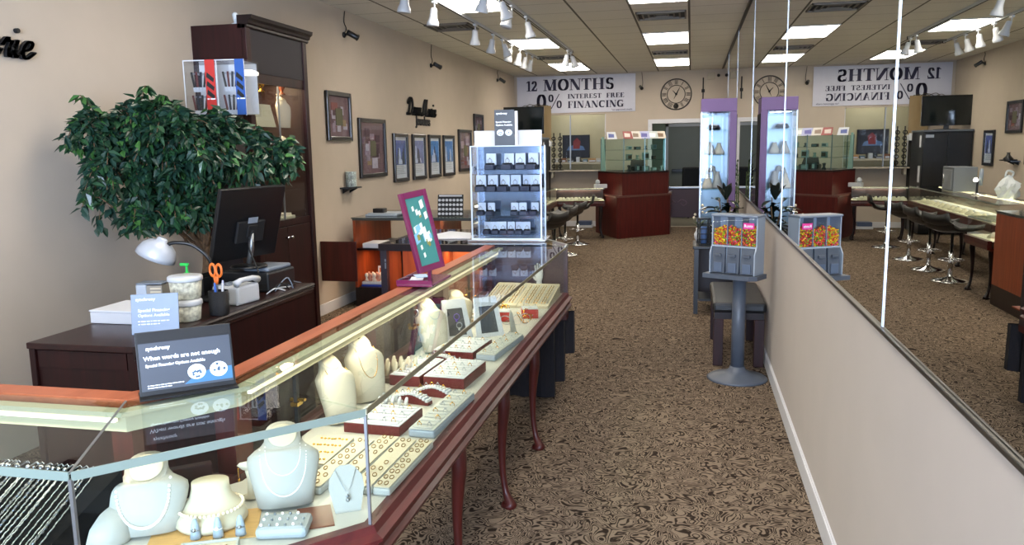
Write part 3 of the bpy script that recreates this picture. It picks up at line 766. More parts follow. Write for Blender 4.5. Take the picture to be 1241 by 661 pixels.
# half gate in the doorway
g = thing('half_gate', 'low dark plum gate with a metal bar across the back doorway', 'gate', (-.27, YB+.06, .18))
MB().box(-.46, .46, -.02, .02, 0, .57, bev=.005).build('gate_panel', PURPLED, g)
MB().box(-.48, .48, -.035, .035, .575, .615, bev=.006).build('top_bar', ALU, g)
m = MB()
for s_ in (-1, 1): m.tube(smooth_pts([(s_*.0, -.022, .28), (s_*.1, -.022, .36), (s_*.2, -.022, .3), (s_*.14, -.022, .24), (s_*.08, -.022, .29)], 5), .006, 5)
m.build('scroll_emblem', mat('emblem_plum', '#5d4557', .5), g)
MB().box(-.44, -.40, -.02, .02, -.18, 0).box(.40, .44, -.02, .02, -.18, 0).build('gate_post', ALU, g)
struct('trim_11', MB().box(dx0-.0, dx1, YB-.02, 20.2, .001, .006), mat('beige_tile_floor', '#9a8f7c', .35, noise=.08))
ch = thing('office_chair', 'black office chair in the room beyond the doorway', 'chair', (-.05, 18.3, .006), R(200))
MB().box(-.25, .25, -.24, .24, .45, .54, bev=.04).build('seat', BLACKM, ch)
MB().box(-.24, .24, .22, .30, .6, 1.12, bev=.05).box(-.03, .03, .28, .31, .48, .7).build('backrest', BLACKM, ch)
m = MB().tube([(0, 0, .08), (0, 0, .46)], .025)
for k in range(5): a = 2*PI*k/5; m.tube([(0, 0, .1), (.28*math.cos(a), .28*math.sin(a), .06)], [.022, .015]).ball((.28*math.cos(a), .28*math.sin(a), .03), .03, 8, 6)
m.build('star_base', BLACK, ch)
area('office_ceiling_lamp', (-2.4, 17.2, 2.9), (0, 0, 0), .6, 1.2, 22, (1, .93, .8))
area('back_room_ceiling_lamp', (.2, 18.2, 2.95), (0, 0, 0), .6, 1.2, 16, (1, .95, .86))

# ================================================================== helpers for showcases
def offs(path, d):
    # offset an open polyline to its left by d (mitred)
    out = []
    n = len(path)
    for i in range(n):
        p = Vector(path[i])
        ds = []
        if i > 0: ds.append((p-Vector(path[i-1])).normalized())
        if i < n-1: ds.append((Vector(path[i+1])-p).normalized())
        ns = [Vector((-a.y, a.x)) for a in ds]
        m = sum(ns, Vector((0, 0)))/len(ns)
        m = m/m.length_squared if m.length > 0 else m
        out.append((p.x+m.x*d, p.y+m.y*d))
    return out
def sweep(mb, path, prof, mi=0):
    # prof: (offset to the left, z) closed outline, mitred along path
    L = [offs(path, d) for d, z in prof]; k = len(prof); n = len(path)
    vs = [(L[j][i][0], L[j][i][1], prof[j][1]) for i in range(n) for j in range(k)]
    fs = [(i*k+j, (i+1)*k+j, (i+1)*k+(j+1) % k, i*k+(j+1) % k) for i in range(n-1) for j in range(k)]
    fs += [tuple(range(k)), tuple((n-1)*k+j for j in range(k-1, -1, -1))]
    return mb.add(vs, fs, mi)
def wallstrip(mb, path, z0, z1, t, mi=0): return sweep(mb, path, [(0, z0), (0, z1), (t, z1), (t, z0)], mi)
def cabriole(mb, x, y, h, dx, dy):
    prof = [(0, .0, .022), (.035, .008, .03), (.03, .025, .024), (.01, .07, .015), (-.004, .16, .015), (-.006, .28, .019), (.0, .38, .024), (.008, .46, .028), (.006, .52, .03), (0, h, .03)]
    pts = []; rs = []
    for o_, z, r in prof: pts.append((x+dx*o_, y+dy*o_, z)); rs.append(r)
    mb.tube(smooth_pts(pts, 3), [rs[min(int(i/3), len(rs)-1)]*(1-(i % 3)/3)+rs[min(int(i/3)+1, len(rs)-1)]*((i % 3)/3) for i in range((len(pts)-1)*3+1)], 10)
    return mb

# ================================================================== MAIN SHOWCASE (long run, angled corner, left run)
TOP = .98; DK = .68
PA = [(-.76, 4.97), (-.76, 1.742), (-1.188, 1.276), (-2.75, 1.276)]
QA = [(-1.225, 4.97), (-1.225, 1.93), (-1.392, 1.70), (-2.75, 1.70)]
OA = [(-1.29, 4.97), (-1.29, 1.955), (-1.425, 1.765), (-2.75, 1.765)]
mc = thing('display_case', 'long glass-topped jewellery showcase with red wood rail and curved legs, filling the foreground', 'display case', (-1.0, 3.0, 0))
m = MB()
prof = [(-.03, .595), (-.034, .61), (-.022, .62), (-.022, .64), (-.036, .648), (-.036, .655), (-.018, .665), (-.010, .684), (.02, .684), (.02, .595)]
# path runs from far to near; its left side is the inside of the case when offset is positive
PAr = PA
sweep(m, PAr, [(-d, z) for d, z in prof])
m.build('front_rail', CHERRY, mc, world=True)
m = MB(); sweep(m, PAr, [(-.0, .56), (-.0, .597), (-.03, .597), (-.03, .56)]); m.build('apron', CHERRY, mc, world=True)
m = MB(); m.prism([PA[0], PA[1], QA[1], QA[0]], .655, DK).prism([PA[1], PA[2], QA[2], QA[1]], .655, DK).prism([PA[2], PA[3], QA[3], QA[2]], .655, DK)
m.build('deck', mat('white_deck_laminate', '#bfbbb3', .4), mc, world=True)
m = MB()
for i in range(3):
    a, b, c, d = PA[i], PA[i+1], QA[i+1], QA[i]
    m = MB(); e = .0015
    def sh(p, q, k): return (p[0]+(q[0]-p[0])*k, p[1]+(q[1]-p[1])*k)
    k = .0015
    m.prism([sh(a, b, k), sh(b, a, k), sh(c, d, k), sh(d, c, k)], .973, TOP)
    m.build('top_glass', GLASS, mc, world=True)
    m = MB(); wallstrip(m, [sh(a, b, k), sh(b, a, k)], DK+.004, .9725, -.006); m.build('front_glass', GLASS, mc, world=True)
    m = MB(); wallstrip(m, [sh(a, b, k), sh(b, a, k)], .966 if i == 0 else .962, .9812, .003); m.build('glass_edge', mat('olive_glass_edge', '#6f6a55', .3) if i == 0 else GEDGE, mc, world=True)
m = MB()
m.box(PA[1][0]-.004, PA[1][0]+.003, PA[1][1]-.004, PA[1][1]+.003, DK, .966).build('corner_joint', ALU, mc, world=True)
MB().box(PA[2][0]-.004, PA[2][0]+.004, PA[2][1]-.004, PA[2][1]+.003, DK, .966).build('corner_joint', ALU, mc, world=True)
m = MB().prism([(PA[2][0]-.003, PA[2][1]), (PA[2][0]+.003, PA[2][1]), (QA[2][0]+.003, QA[2][1]), (QA[2][0]-.003, QA[2][1])], .9795, .9812)
m.build('top_joint', ALU, mc, world=True)
m = MB(); wallstrip(m, QA, .955, .984, .0, 0)
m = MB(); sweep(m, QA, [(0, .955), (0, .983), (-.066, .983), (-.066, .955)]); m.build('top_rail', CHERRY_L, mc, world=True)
m = MB(); sweep(m, QA, [(.004, .905), (.004, .962), (.02, .962), (.02, .905)]); sweep(m, QA, [(.02, .955), (.02, .968), (.055, .968), (.055, .955)]); m.build('lamp_housing', CREAMP, mc, world=True)
m = MB(); sweep(m, offs([(QA[0][0], QA[0][1]-.1), QA[1]], .035), [(0, .938), (.012, .938), (.012, .95), (0, .95)]); sweep(m, offs([QA[2], QA[3]], .035), [(0, .938), (.012, .938), (.012, .95), (0, .95)])
m.build('lamp_tube', CTUBE, mc, world=True)
# back: wood stiles, bottom rail, sliding glass, brass clips on black standards
m = MB(); sweep(m, QA, [(-.004, .655), (-.004, .70), (-.06, .70), (-.06, .655)]); m.build('back_rail', CHERRY_V, mc, world=True)
for (x, y) in ((-1.255, 4.92), (-1.255, 3.9), (-1.255, 2.9), (-1.265, 1.97), (-1.41, 1.74), (-2.1, 1.735)):
    MB().box(x-.03, x+.03, y-.045, y+.045, .70, .955).build('back_stile', CHERRY_V, mc, world=True)
m = MB().box(-1.262, -1.256, 2.02, 4.87, .70, .955); m.build('sliding_glass', TINTG, mc, world=True)
m = MB().box(-2.74, -1.46, 1.735, 1.741, .70, .955); m.build('sliding_glass', TINTG, mc, world=True)
for (x, y) in ((-1.215, 2.25), (-1.215, 2.75), (-1.215, 3.35), (-1.215, 4.3)):
    st = MB().box(x-.006, x+.006, y-.008, y+.008, DK, .955).build('shelf_standard', BLACKM, mc, world=True)
    MB().box(x-.02, x+.03, y-.007, y+.007, .815, .823).box(x-.012, x+.012, y-.018, y+.018, .80, .812).build('brass_clip', BRASS, st, world=True)
MB().box(-1.28, -.755, 4.972, 4.985, .60, .975).build('end_panel', mat('plum_brown_panel', '#3a2029', .4), mc, world=True)
MB().box(-2.76, -2.752, 1.28, 1.76, .60, .975).build('end_panel', CHERRY_V, mc, world=True)
for (x, y, dx, dy) in ((-.80, 2.62, 1, -.6), (-.80, 3.33, 1, -.6), (-.80, 4.05, 1, -.6), (-.80, 1.86, 1, -.8), (-1.22, 1.36, .4, -1), (-1.9, 1.33, 0, -1), (-2.68, 1.33, 0, -1),
                       (-1.25, 2.62, -1, 0), (-1.25, 4.05, -1, 0), (-1.46, 1.73, -.5, .8), (-2.68, 1.73, 0, 1)):
    cabriole(MB(), x, y, .60, dx, dy).build('leg', CHERRY_V, mc, world=True)
MB().prism([(-.80, 4.9), (-.80, 1.8), (-1.22, 1.34), (-2.7, 1.34), (-2.7, 1.66), (-1.42, 1.66), (-1.26, 1.9), (-1.26, 4.9)], .63, .654).build('base_board', CHERRY_V, mc, world=True)
l = area('showcase_lamp', (-1.175, 3.4, .935), (R(0), R(-35), 0), .02, 3.0, CASE_W, (1, .9, .68)); l.parent = mc; l.location = Vector((-1.175, 3.4, .935))-mc.location
l = area('showcase_lamp', (-1.9, 1.65, .935), (R(-35), 0, 0), 1.1, .02, CASE_W*.35, (1, .9, .68)); l.parent = mc; l.location = Vector((-1.9, 1.65, .935))-mc.location

# ---- cross showcase at the end of the long run (staff side open)
cb = thing('display_case', 'dark-framed low showcase across the far end of the front showcase, carrying the acrylic tower', 'display case', (-1.38, 5.5, 0))
bx0, bx1, by0, by1 = -2.02, -.765, 4.99, 5.98
PB = [(bx1, by0), (bx1, 5.08), (-1.19, 5.76), (-1.19, by1), (bx0, by1)]
m = MB().box(bx0, bx0+.045, by0, by0+.045, .1, .95).box(bx0, bx0+.03, by0+.045, by1, .1, .95)
wallstrip(m, PB, .54, .95, .02)
m.build('case_body', mat('plum_black_side', '#241820', .4, coat=.3), cb, world=True)
MB().prism([(bx0+.03, by0)]+PB[:1]+PB[1:4]+[(bx0+.03, by1)], .5, .539).box(bx0+.045, bx1-.03, by0, by0+.04, .54, .58).build('bottom_rail', CHERRY_V, cb, world=True)
m = MB().box(bx0-.01, -1.28, by0-.005, by0+.035, .935, .981).box(bx0-.01, bx0+.03, by0+.035, by1-.03, .935, .981)
m.build('top_frame', ESPRESSO, cb, world=True)
m = MB(); wallstrip(m, PB[:4], .962, .9815, .012); m.build('metal_edge', ALU, cb, world=True)
MB().prism([(bx0+.031, by0+.036), (-1.29, by0+.036), (-1.29, by0+.002), (bx1-.014, by0+.002), (bx1-.014, 5.075), (-1.203, 5.755), (-1.203, by1-.001), (bx0+.031, by1-.001)], .973, .98).build('top_glass', GLASS, cb, world=True)
MB().box(bx0+.046, bx1-.14, by0+.3, by0+.31, .56, .93).box(bx0+.031, bx0+.036, by0+.046, by0+.3, .56, .93).box(-1.62, -1.60, by0+.05, by0+.3, .56, .93).box(bx0+.03, bx1-.14, by0+.05, by0+.6, .542, .552).build('wood_lining', INNER, cb, world=True)
MB().box(-1.6, -1.3, by0+.29, by0+.30, .74, .93).build('painted_glow_patch', mat('glow_painted_lining', '#b05a28', .5), cb, world=True)  # brighter orange patch: lamplight on the wood lining painted into its colour
text('side_lettering', '~.07', .018, mat('faint_grey_ink', '#6a6a70', .5), cb, basis((bx0+.03, by0-.001, .88), (0, 0, -1), (1, 0, 0)), .0004)
l = area('showcase_lamp', (0, 0, 0), (0, 0, 0), .9, .03, 5, (1, .72, .42)); l.parent = cb; l.location = (-.0, -.36, .93)
for y, xr, zl in ((4.90, -.835, .008), (5.0, -.785, .085), (5.1, -.735, .25)):
    m = MB(); NXX = 40
    vs = []; x0c = -1.9
    for i in range(NXX+1):
        for z in (zl, .53):
            x = x0c+(xr-x0c)*i/NXX; vs.append((x, y+.012*math.sin(i*1.3)*(1.2 if z < .3 else .5), z))
    nv = len(vs); vs += [(a, b+.05, c) for a, b, c in vs]
    fs = [(2*i, 2*i+2, 2*i+3, 2*i+1) for i in range(NXX)]+[(nv+2*i, nv+2*i+1, nv+2*i+3, nv+2*i+2) for i in range(NXX)]
    fs += [(2*NXX, nv+2*NXX, nv+2*NXX+1, 2*NXX+1), (0, 1, nv+1, nv)]
    m.add(vs, fs, 0, False); m.build('cloth_skirt', CLOTH, cb, world=True)
for x, y in ((bx0+.05, by0+.05), (bx0+.05, by1-.05), (-1.24, by1-.05)): MB().box(x-.03, x+.03, y-.03, y+.03, 0, .5).build('leg', ESPRESSO, cb, world=True)

# ================================================================== ACRYLIC TOWER with ring boxes
tw_c = Vector((-1.205, 5.32, .9815)); tz = R(3)
at = thing('acrylic_tower', 'clear acrylic countertop tower filled with open ring boxes', 'display stand', tw_c, tz)
hw, hd_, H = .235, .11, .635
m = MB().box(-hw, hw, -hd_, -hd_+.005, .012, H).box(-hw, -hw+.006, -hd_+.005, hd_, .012, H).box(hw-.006, hw, -hd_+.005, hd_, .012, H).box(-hw, hw, -hd_, hd_, H-.006, H)
m.build('acrylic_shell', CLEAR, at)
m = MB()
for x in (-hw, hw):
    for y in (-hd_, hd_): m.box(x-.005, x+.005, y-.005, y+.005, .012, H)
m.box(-hw, hw, -hd_-.003, -hd_+.003, H-.006, H+.001).box(-hw, hw, -hd_-.003, -hd_+.003, .012, .02)
m.build('acrylic_edges', mat('bright_acrylic_edge', '#c4d2e2', .12, spec=1), at)
MB().box(-hw-.03, hw+.03, -hd_-.03, hd_+.03, 0, .012, bev=.004).build('tower_base', mat('silver_base', '#d5dbe0', .15, .6), at)
MB().box(-hw+.006, hw-.006, hd_-.006, hd_, .012, H-.006).build('back_panel', mat('added_glare_back', (.26, .31, .40), .09, .9), at)  # reflective bluish back, added to throw the storefront glare through the tower
shz = [.04, .17, .33, .475]
for z in shz: MB().box(-hw+.007, hw-.007, -hd_+.007, hd_-.007, z-.005, z).build('shelf', CLEAR, at)
MB().box(-hw-.012, -hw-.006, -.03, .0, .45, .5).build('door_latch', WHITEP, at)
rb = thing('ring_box', 'x', 'ring box')
BOXW = mat('white_ring_box', '#c9d4e4', .45)
MB().box(-.02, .02, -.025, .02, 0, .022, bev=.003).build('box_base', mat('dark_blue_box', '#20263c', .5), rb)
MB().box(-.0215, .0215, .016, .028, .018, .068, bev=.003).build('box_lid', BOXW, rb)
cu = MB().box(-.017, .017, -.021, .014, .0215, .028, bev=.003).build('ring_cushion', VELVET, rb)
KIDSET = {}
M_ = Matrix.Rotation(R(90), 4, 'X')
MB().torus((0, -.004, .037), .009, .0016, 14, 5, M_).ball((0, -.004, .048), .0035, 6, 5).build('gem_ring', SILVER, rb)
rows = [(shz[3], [-.12, .0, .085, .165], 'top'), (shz[2], [-.19, -.11, -.03, .05, .125, .19], 'second'), (shz[1], [-.19, -.125, .04, .1, .175], 'third'), (shz[0], [-.15, -.095, -.04, .015, .07, .125], 'lowest')]
first = True
for z, xs, nm_ in rows:
    for k, x in enumerate(xs):
        s_ = 1.6 if nm_ in ('top', 'second') else 1.2
        o = rb if first else dup(rb)
        first = False
        M2 = Matrix.Translation(tw_c) @ Matrix.Rotation(tz, 4, 'Z')
        o.location = M2 @ Vector((x, -.03, z+.0005)); o.rotation_euler = (0, 0, tz+R(random.uniform(-12, 12))); o.scale = (s_,)*3
        o['label'] = 'open white ring box on the %s shelf of the acrylic tower' % nm_; o['group'] = 'ring boxes on the %s shelf of the tower' % nm_
def signcard(name, label, cat, c, rz, w, h, tilt, m, lines, back=None, t=.003, z0=0, group=None, lsize=.02):
    # upright card, local front -y; lines: (text,size,x,z,mat)
    t_ = thing(name, label, cat, c, rz, group)
    Rm = Matrix.Rotation(-tilt, 4, 'X')
    MB().box(-w/2, w/2, 0, t, 0, h, bev=.001).xf(Rm).build('card', m, t_)
    for i, (bd, sz, x, z, mm) in enumerate(lines):
        text('printed_line', bd, sz, mm, t_, Rm @ basis((x, -.0012, z), (1, 0, 0), (0, 0, 1)), .0004, world=False, bold=.0006 if sz > .012 else 0)
    return t_, Rm
M2 = Matrix.Translation(tw_c) @ Matrix.Rotation(tz, 4, 'Z')
for sx, l in ((-1, 'blank white header card on the left of the acrylic tower top'), (1, 'blank white header card on the right of the acrylic tower top')):
    t_ = thing('header_card', l, 'card', M2 @ Vector((sx*.15, 0, H+.001)), tz, 'white header cards on the tower')
    MB().box(-.08, .08, -.004, 0, 0, .1, bev=.001).box(-.08, .08, -.03, 0, 0, .003).build('card', WHITEV, t_)
t_, Rm = signcard('leaflet_sign', 'tall dark grey financing leaflet standing on top of the acrylic tower', 'sign', M2 @ Vector((-.015, -.045, H+.001)), tz, .135, .235, 0, SIGNGREY,
   [('synchrony', .018, -.055, .205, WHITEINK), ('Special Financing', .0155, -.058, .15, WHITEINK), ('Options Available', .0155, -.058, .13, WHITEINK)])
MB().box(-.07, .07, -.03, .03, -.0005, .0).build('foot', CLEAR, t_)
MB().box(.07, .09, 0, .003, 0, .225).build('spare_leaflets', WHITEV, t_)
def earring_art(parent, name, cx, cz, s, Rm=Matrix(), y=-.0008):
    m = MB(); rnd = random.Random(5)
    for sx in (-1, 1):
        m.plate([(cx+sx*s*1.1+s*.9*math.cos(2*PI*k/20), cz+s*.8*math.sin(2*PI*k/20)) for k in range(20)], (0, y, 0), (1, 0, 0), (0, 0, 1), .0004, 0)
        for k in range(9):
            a = rnd.uniform(0, 2*PI); r_ = rnd.uniform(0, .65)*s; px, pz = cx+sx*s*1.1+r_*math.cos(a), cz+r_*.9*math.sin(a)
            m.plate([(px-.16*s, pz), (px, pz-.14*s), (px+.17*s, pz+.02*s), (px, pz+.15*s)], (0, y-.0006, 0), (1, 0, 0), (0, 0, 1), .0003, 1)
    return m.xf(Rm).build(name, [mat('diamond_print_white', '#dfe9f2', .3), mat('diamond_print_blue', '#3f5c78', .3)], parent)
earring_art(t_, 'earring_picture', 0, .085, .026)

# ================================================================== SIGNS on the front showcase
fs_c = Vector((-1.275, 1.795, TOP+.0045)); frz = R(40)
t_, Rm = signcard('financing_sign', 'black-framed sign reading When words are not enough on the corner of the front showcase', 'sign', fs_c, frz, .235, .165, R(14), BLACK, [], t=.008)
MB().box(-.112, .112, -.001, 0, .012, .135).xf(Rm).build('print', mat('sign_grey_print', '#40454e', .35), t_)
MB().box(-.112, .112, -.0012, -.0002, .137, .162).xf(Rm).build('black_header', BLACKM, t_)
bl = MB().plate([(-.01, .018), (.111, .018), (.111, .052), (.06, .05), (.02, .038)], (0, -.0015, 0), (1, 0, 0), (0, 0, 1), .0003).xf(Rm).build('blue_swoosh', mat('teal_blue_print', '#3f6f94', .3), t_)
for bd, sz, x, z in (('synchrony', .014, -.095, .116), ('When words are not enough', .0158, -.102, .090), ('Special Financing Options Available', .0102, -.099, .073), ('~.085', .0045, -.098, .024), ('~.05', .0045, -.098, .018)):
    text('printed_line', bd, sz, WHITEINK, t_, Rm @ basis((x, -.0022, z), (1, 0, 0), (0, 0, 1)), .0002, world=False, bold=.0004 if sz > .009 else 0)
earring_art(t_, 'earring_picture', .05, .047, .025, Rm, -.0022)
MB().box(-.12, .12, -.03, .05, -.004, 0).plate([(0, 0), (.05, 0), (.036, .12)], (-.1, .011, 0), (0, 1, 0), (0, 0, 1), .004).plate([(0, 0), (.05, 0), (.036, .12)], (.1, .011, 0), (0, 1, 0), (0, 0, 1), .004).build('easel_foot', BLACK, t_)

# plum tilting frame on an acrylic tray
pf = thing('tabletop_frame', 'tilted plum-coloured picture frame on a slim stem and tray, on the front showcase', 'picture frame', (-1.215, 3.52, TOP+.0045), R(0))
MB().box(-.085, .085, -.13, .17, 0, .012, bev=.003).box(-.085, .085, -.13, -.124, .012, .03).box(-.085, -.079, -.124, .17, .012, .03).build('tray', PLUMACR, pf)
MB().box(.025, .041, -.008, .008, .012, .1).build('stem', PLUMACR, pf)
Mf = Matrix.Translation((.045, -.01, .06)) @ Matrix.Rotation(R(-13), 4, 'Y') @ Matrix.Rotation(R(56), 4, 'Z')
fw_, fh_ = .075, .375
m = MB().box(-fw_, -fw_+.02, -.012, .012, 0, fh_, bev=.003).box(fw_-.02, fw_, -.012, .012, 0, fh_, bev=.003).box(-fw_+.02, fw_-.02, -.012, .012, 0, .03, bev=.003).box(-fw_+.02, fw_-.02, -.012, .012, fh_-.03, fh_, bev=.003)
m.xf(Mf).build('frame_border', PLUMACR, pf)
pm = MB().box(-fw_+.02, fw_-.02, -.004, .004, .03, fh_-.03, 0); rnd = random.Random(11)
for k in range(22):
    px, pz = rnd.uniform(-.04, .04), rnd.uniform(.05, fh_-.06); a = rnd.uniform(.012, .03)
    pm.plate([(px-a*.4, pz-a), (px+a*.5, pz-a*.6), (px+a*.4, pz+a), (px-a*.5, pz+a*.7)], (0, -.0045-.0002*k, 0), (1, 0, 0), (0, 0, 1), .0002, rnd.choice([1, 2, 3, 1]))
pm.xf(Mf).build('floral_print', [mat('print_green_teal', '#3f7f78', .3), mat('print_cream', '#d9dfcf', .3), mat('print_sky', '#7fb3c9', .3), mat('print_ochre', '#8a8344', .3)], pf)
m = MB()
for i in range(4): m = MB()
for i in range(3):
    o = MB().box(-.03, .03, -.045, .045, 0, .003).build('business_card', [mat('blue_card', '#5c86b8', .4), PAPER, mat('pale_blue_card', '#a7c2dd', .4)][i]); o.location = (-1.245, 3.46+.06*i, TOP+.0175+.0032*i); o.rotation_euler = (0, 0, R(15*i))
    tag(o, ['blue card lying in the plum tray under the tilted frame', 'white card lying in the plum tray, middle one', 'pale blue card on top in the plum tray'][i], 'card')

# ================================================================== DESK
DZ = .8
dk = thing('desk', 'dark mahogany desk with a grooved edge between the left wall and the front showcase', 'desk', (-2.53, 3.65, 0))
X0, X1, Y0, Y1 = -2.8, -2.27, 2.84, 4.47
MB().box(X0, X1, Y0, Y1, .772, DZ, bev=.004).build('desk_top', MAHOG_H, dk, world=True)
m = MB(); sweep(m, [(X1, Y0+.0), (X1, Y1)], [(0, .74), (0, .8005), (-.008, .803), (-.02, .798), (-.026, .79), (-.016, .786), (-.024, .778), (-.014, .772), (-.018, .762), (-.008, .757), (-.01, .745)])
m.build('grooved_edge', BLACKM if False else ESPRESSO, dk, world=True)
MB().box(X1-.03, X1-.003, Y0+.03, Y1-.02, .04, .771).build('front_panel', MAHOG, dk, world=True)
m = MB().box(X0+.02, X1-.031, Y0+.025, Y0+.05, .04, .771); m.build('side_panel', MAHOG, dk, world=True)
MB().box(X0+.04, X1-.05, Y0+.018, Y0+.0245, .69, .765).build('drawer_front', MAHOG, dk, world=True)
MB().box(X0+.02, X1-.031, Y1-.05, Y1-.025, .04, .771).build('side_panel', MAHOG, dk, world=True)
MB().box(X1-.04, X1+.002, Y0+.01, Y0+.05, 0, .771, bev=.004).build('corner_post', MAHOG, dk, world=True); MB().box(X0+.0, X0+.03, Y0+.01, Y0+.05, 0, .771, bev=.004).build('corner_post', MAHOG, dk, world=True)
MB().box(X0+.02, X1-.002, Y0+.03, Y1-.02, 0, .04).build('plinth', ESPRESSO, dk, world=True)
DT = DZ+.001
# things on the desk
t = thing('speaker', 'small silver upright box with a slatted side, at the back left of the desk', 'box', (-2.73, 3.62, DT), R(12))
MB().box(-.075, -.02, -.05, .05, 0, .13, bev=.006).build('case_side', mat('silver_grey_plastic', '#a5adb8', .35), t)
m = MB().box(-.02, .06, -.045, .05, 0, .125)
m.build('body', mat('taupe_box', '#8d867c', .5), t)
m = MB()
for k in range(6): m.box(.0, .055, -.049, -.045, .015+.018*k, .024+.018*k)
m.build('slats', CREAM, t); MB().box(-.075, .06, -.045, .05, .131, .137, bev=.002).build('lid', GREYM, t)
t = thing('paper_box', 'flat white box lying on the desk', 'box', (-2.635, 3.34, DT), R(0))
MB().box(-.165, .165, -.11, .15, 0, .055, bev=.004).build('box_bottom', WHITEV, t)
MB().box(-.168, .168, -.113, .153, .056, .064, bev=.003).build('box_lid', PAPER, t)
t_, Rm = signcard('leaflet_sign', 'light grey financing leaflet standing at the front edge of the desk', 'sign', (-2.335, 3.08, DT), R(25), .20, .18, R(12), SIGNLB,
   [('synchrony', .02, -.08, .15, WHITEINK), ('Special Financing', .020, -.072, .1, WHITEINK), ('Options Available', .0185, -.072, .078, WHITEINK), ('~.12', .009, -.072, .055, WHITEINK), ('~.09', .009, -.072, .042, WHITEINK)])
MB().box(-.1, .1, -.0, .06, 0, .004).build('foot', CLEAR, t_)
FLOR = mat('floral_tub_print', '#b9b8a6', .4, noise=.45, nscale=55)
def tub(x, y, z, r, h, label):
    t = thing('lidded_tub', label, 'tub', (x, y, z), group='patterned white tubs on the desk')
    MB().lathe([(r*.86, 0), (r*.9, .004), (r, h)], n=24).build('tub_body', FLOR, t)
    MB().lathe([(r*1.04, h+.0005), (r*1.08, h+.004), (r*1.08, h+.02), (r, h+.026)], n=24).build('tub_lid', WHITEP, t)
tub(-2.375, 3.37, DT, .072, .075, 'patterned white tub with lid, lower of the stacked pair on the desk')
tub(-2.39, 3.40, DT+.103, .076, .085, 'patterned white tub with lid, on top of the other on the desk')
o = MB().lathe([(.0, 0), (.022, .004), (.026, .02), (.012, .03)], n=14).build('red_cap', REDP); o.location = (-2.455, 3.28, DT); tag(o, 'small red cap beside the patterned tubs', 'cap')
t = thing('pump_bottle', 'green pump bottle behind the patterned tubs on the desk', 'bottle', (-2.53, 3.62, DT))
MB().lathe([(.03, 0), (.032, .01), (.032, .13), (.024, .155), (.012, .17)], n=18).build('bottle_body', GREEN, t)
MB().lathe([(.015, .171), (.015, .19), (.006, .195), (.006, .225)], n=12).box(-.035, .012, -.007, .007, .225, .24, bev=.003).build('pump_head', GREEN, t)
t = thing('pen_cup', 'round black pen cup at the desk edge', 'pen cup', (-2.29, 3.515, DT))
MB().lathe([(.046, 0), (.048, .003), (.048, .12), (.0445, .12), (.044, .006), (0.001, .006)], n=22).build('cup_body', mat('black_mesh', '#0d0d10', .5, bump=.6, nscale=300), t)
for k, (dx, dy, c, h) in enumerate(((-.02, .01, WHITEV, .15), (.0, -.02, mat('pen_blue', '#3f66b8', .3), .155), (.022, .0, WHITEV, .15), (.01, .022, mat('pen_lilac', '#a8b3d8', .3), .16))):
    o = MB().tube([(0, 0, .0), (dx*.4, dy*.4, h-.02), (dx*.42, dy*.42, h)], [.006, .006, .004], 8).build('pen', c); o.location = (-2.29+dx*.8, 3.515+dy*.8, DT+.008)
    tag(o, 'pen standing in the black pen cup', 'pen', 'pens in the black cup')
t = thing('scissors', 'orange-handled scissors standing in the black pen cup', 'scissors', (-2.305, 3.53, DT+.02), R(-15))
for s_ in (-1, 1):
    M_ = Matrix.Rotation(R(90), 4, 'X')
    MB().torus((s_*.022, 0, .2), .024, .006, 18, 8, M_ @ Matrix.Diagonal((.8, 1.25, 1, 1))).tube([(s_*.012, 0, .172), (s_*.003, 0, .13)], .007).build('scissor_handle', ORANGE, t)
    MB().plate([(-.006, 0), (.006, 0), (.002, .13), (-.002, .13)], (0, s_*.001, .13), (1, 0, 0), (0, 0, -1), .0015).build('blade', SILVER, t)
t = thing('card_terminal', 'white desk telephone unit beside the pen cup', 'telephone', (-2.38, 3.82, DT), R(-8))
MB().box(-.085, .085, -.09, .09, 0, .1, bev=.012).build('base_unit', WHITEP, t)
m = MB().tube([(.075, -.09, .115), (.075, -.05, .13), (.075, .05, .13), (.075, .09, .115)], [.02, .014, .014, .02], 10); m.build('handset', WHITEP, t)
m = MB()
for i in range(3):
    for j in range(4): m.box(-.07+.03*i, -.05+.03*i, -.07+.03*j, -.052+.03*j, .1005, .104)
m.build('keypad', GREYM, t); MB().box(-.04, .03, -.093, -.0905, .03, .07).build('label_slot', GREYM, t)
t = thing('printer', 'black printer on the desk beneath the monitor', 'printer', (-2.47, 4.26, DT), R(-4))
MB().box(-.19, .13, -.14, .14, 0, .115, bev=.012).build('printer_body', mat('dark_grey_plastic', '#1b1d20', .4), t)
MB().box(-.05, .12, -.12, .12, .116, .14, bev=.01).build('lid', GREYM, t); MB().box(-.18, .12, -.145, -.141, .02, .05).build('paper_slot', BLACKM, t)
t = thing('document_tray', 'low black tray at the back of the desk under the lamp', 'tray', (-2.725, 4.12, DT))
MB().box(-.07, .05, -.15, .16, 0, .006).box(-.07, -.063, -.15, .16, .006, .1).box(.043, .05, -.15, .16, .006, .1).box(-.063, .043, .153, .16, .006, .1).box(-.063, .043, -.15, -.143, .006, .09).build('tray_body', BLACK, t)
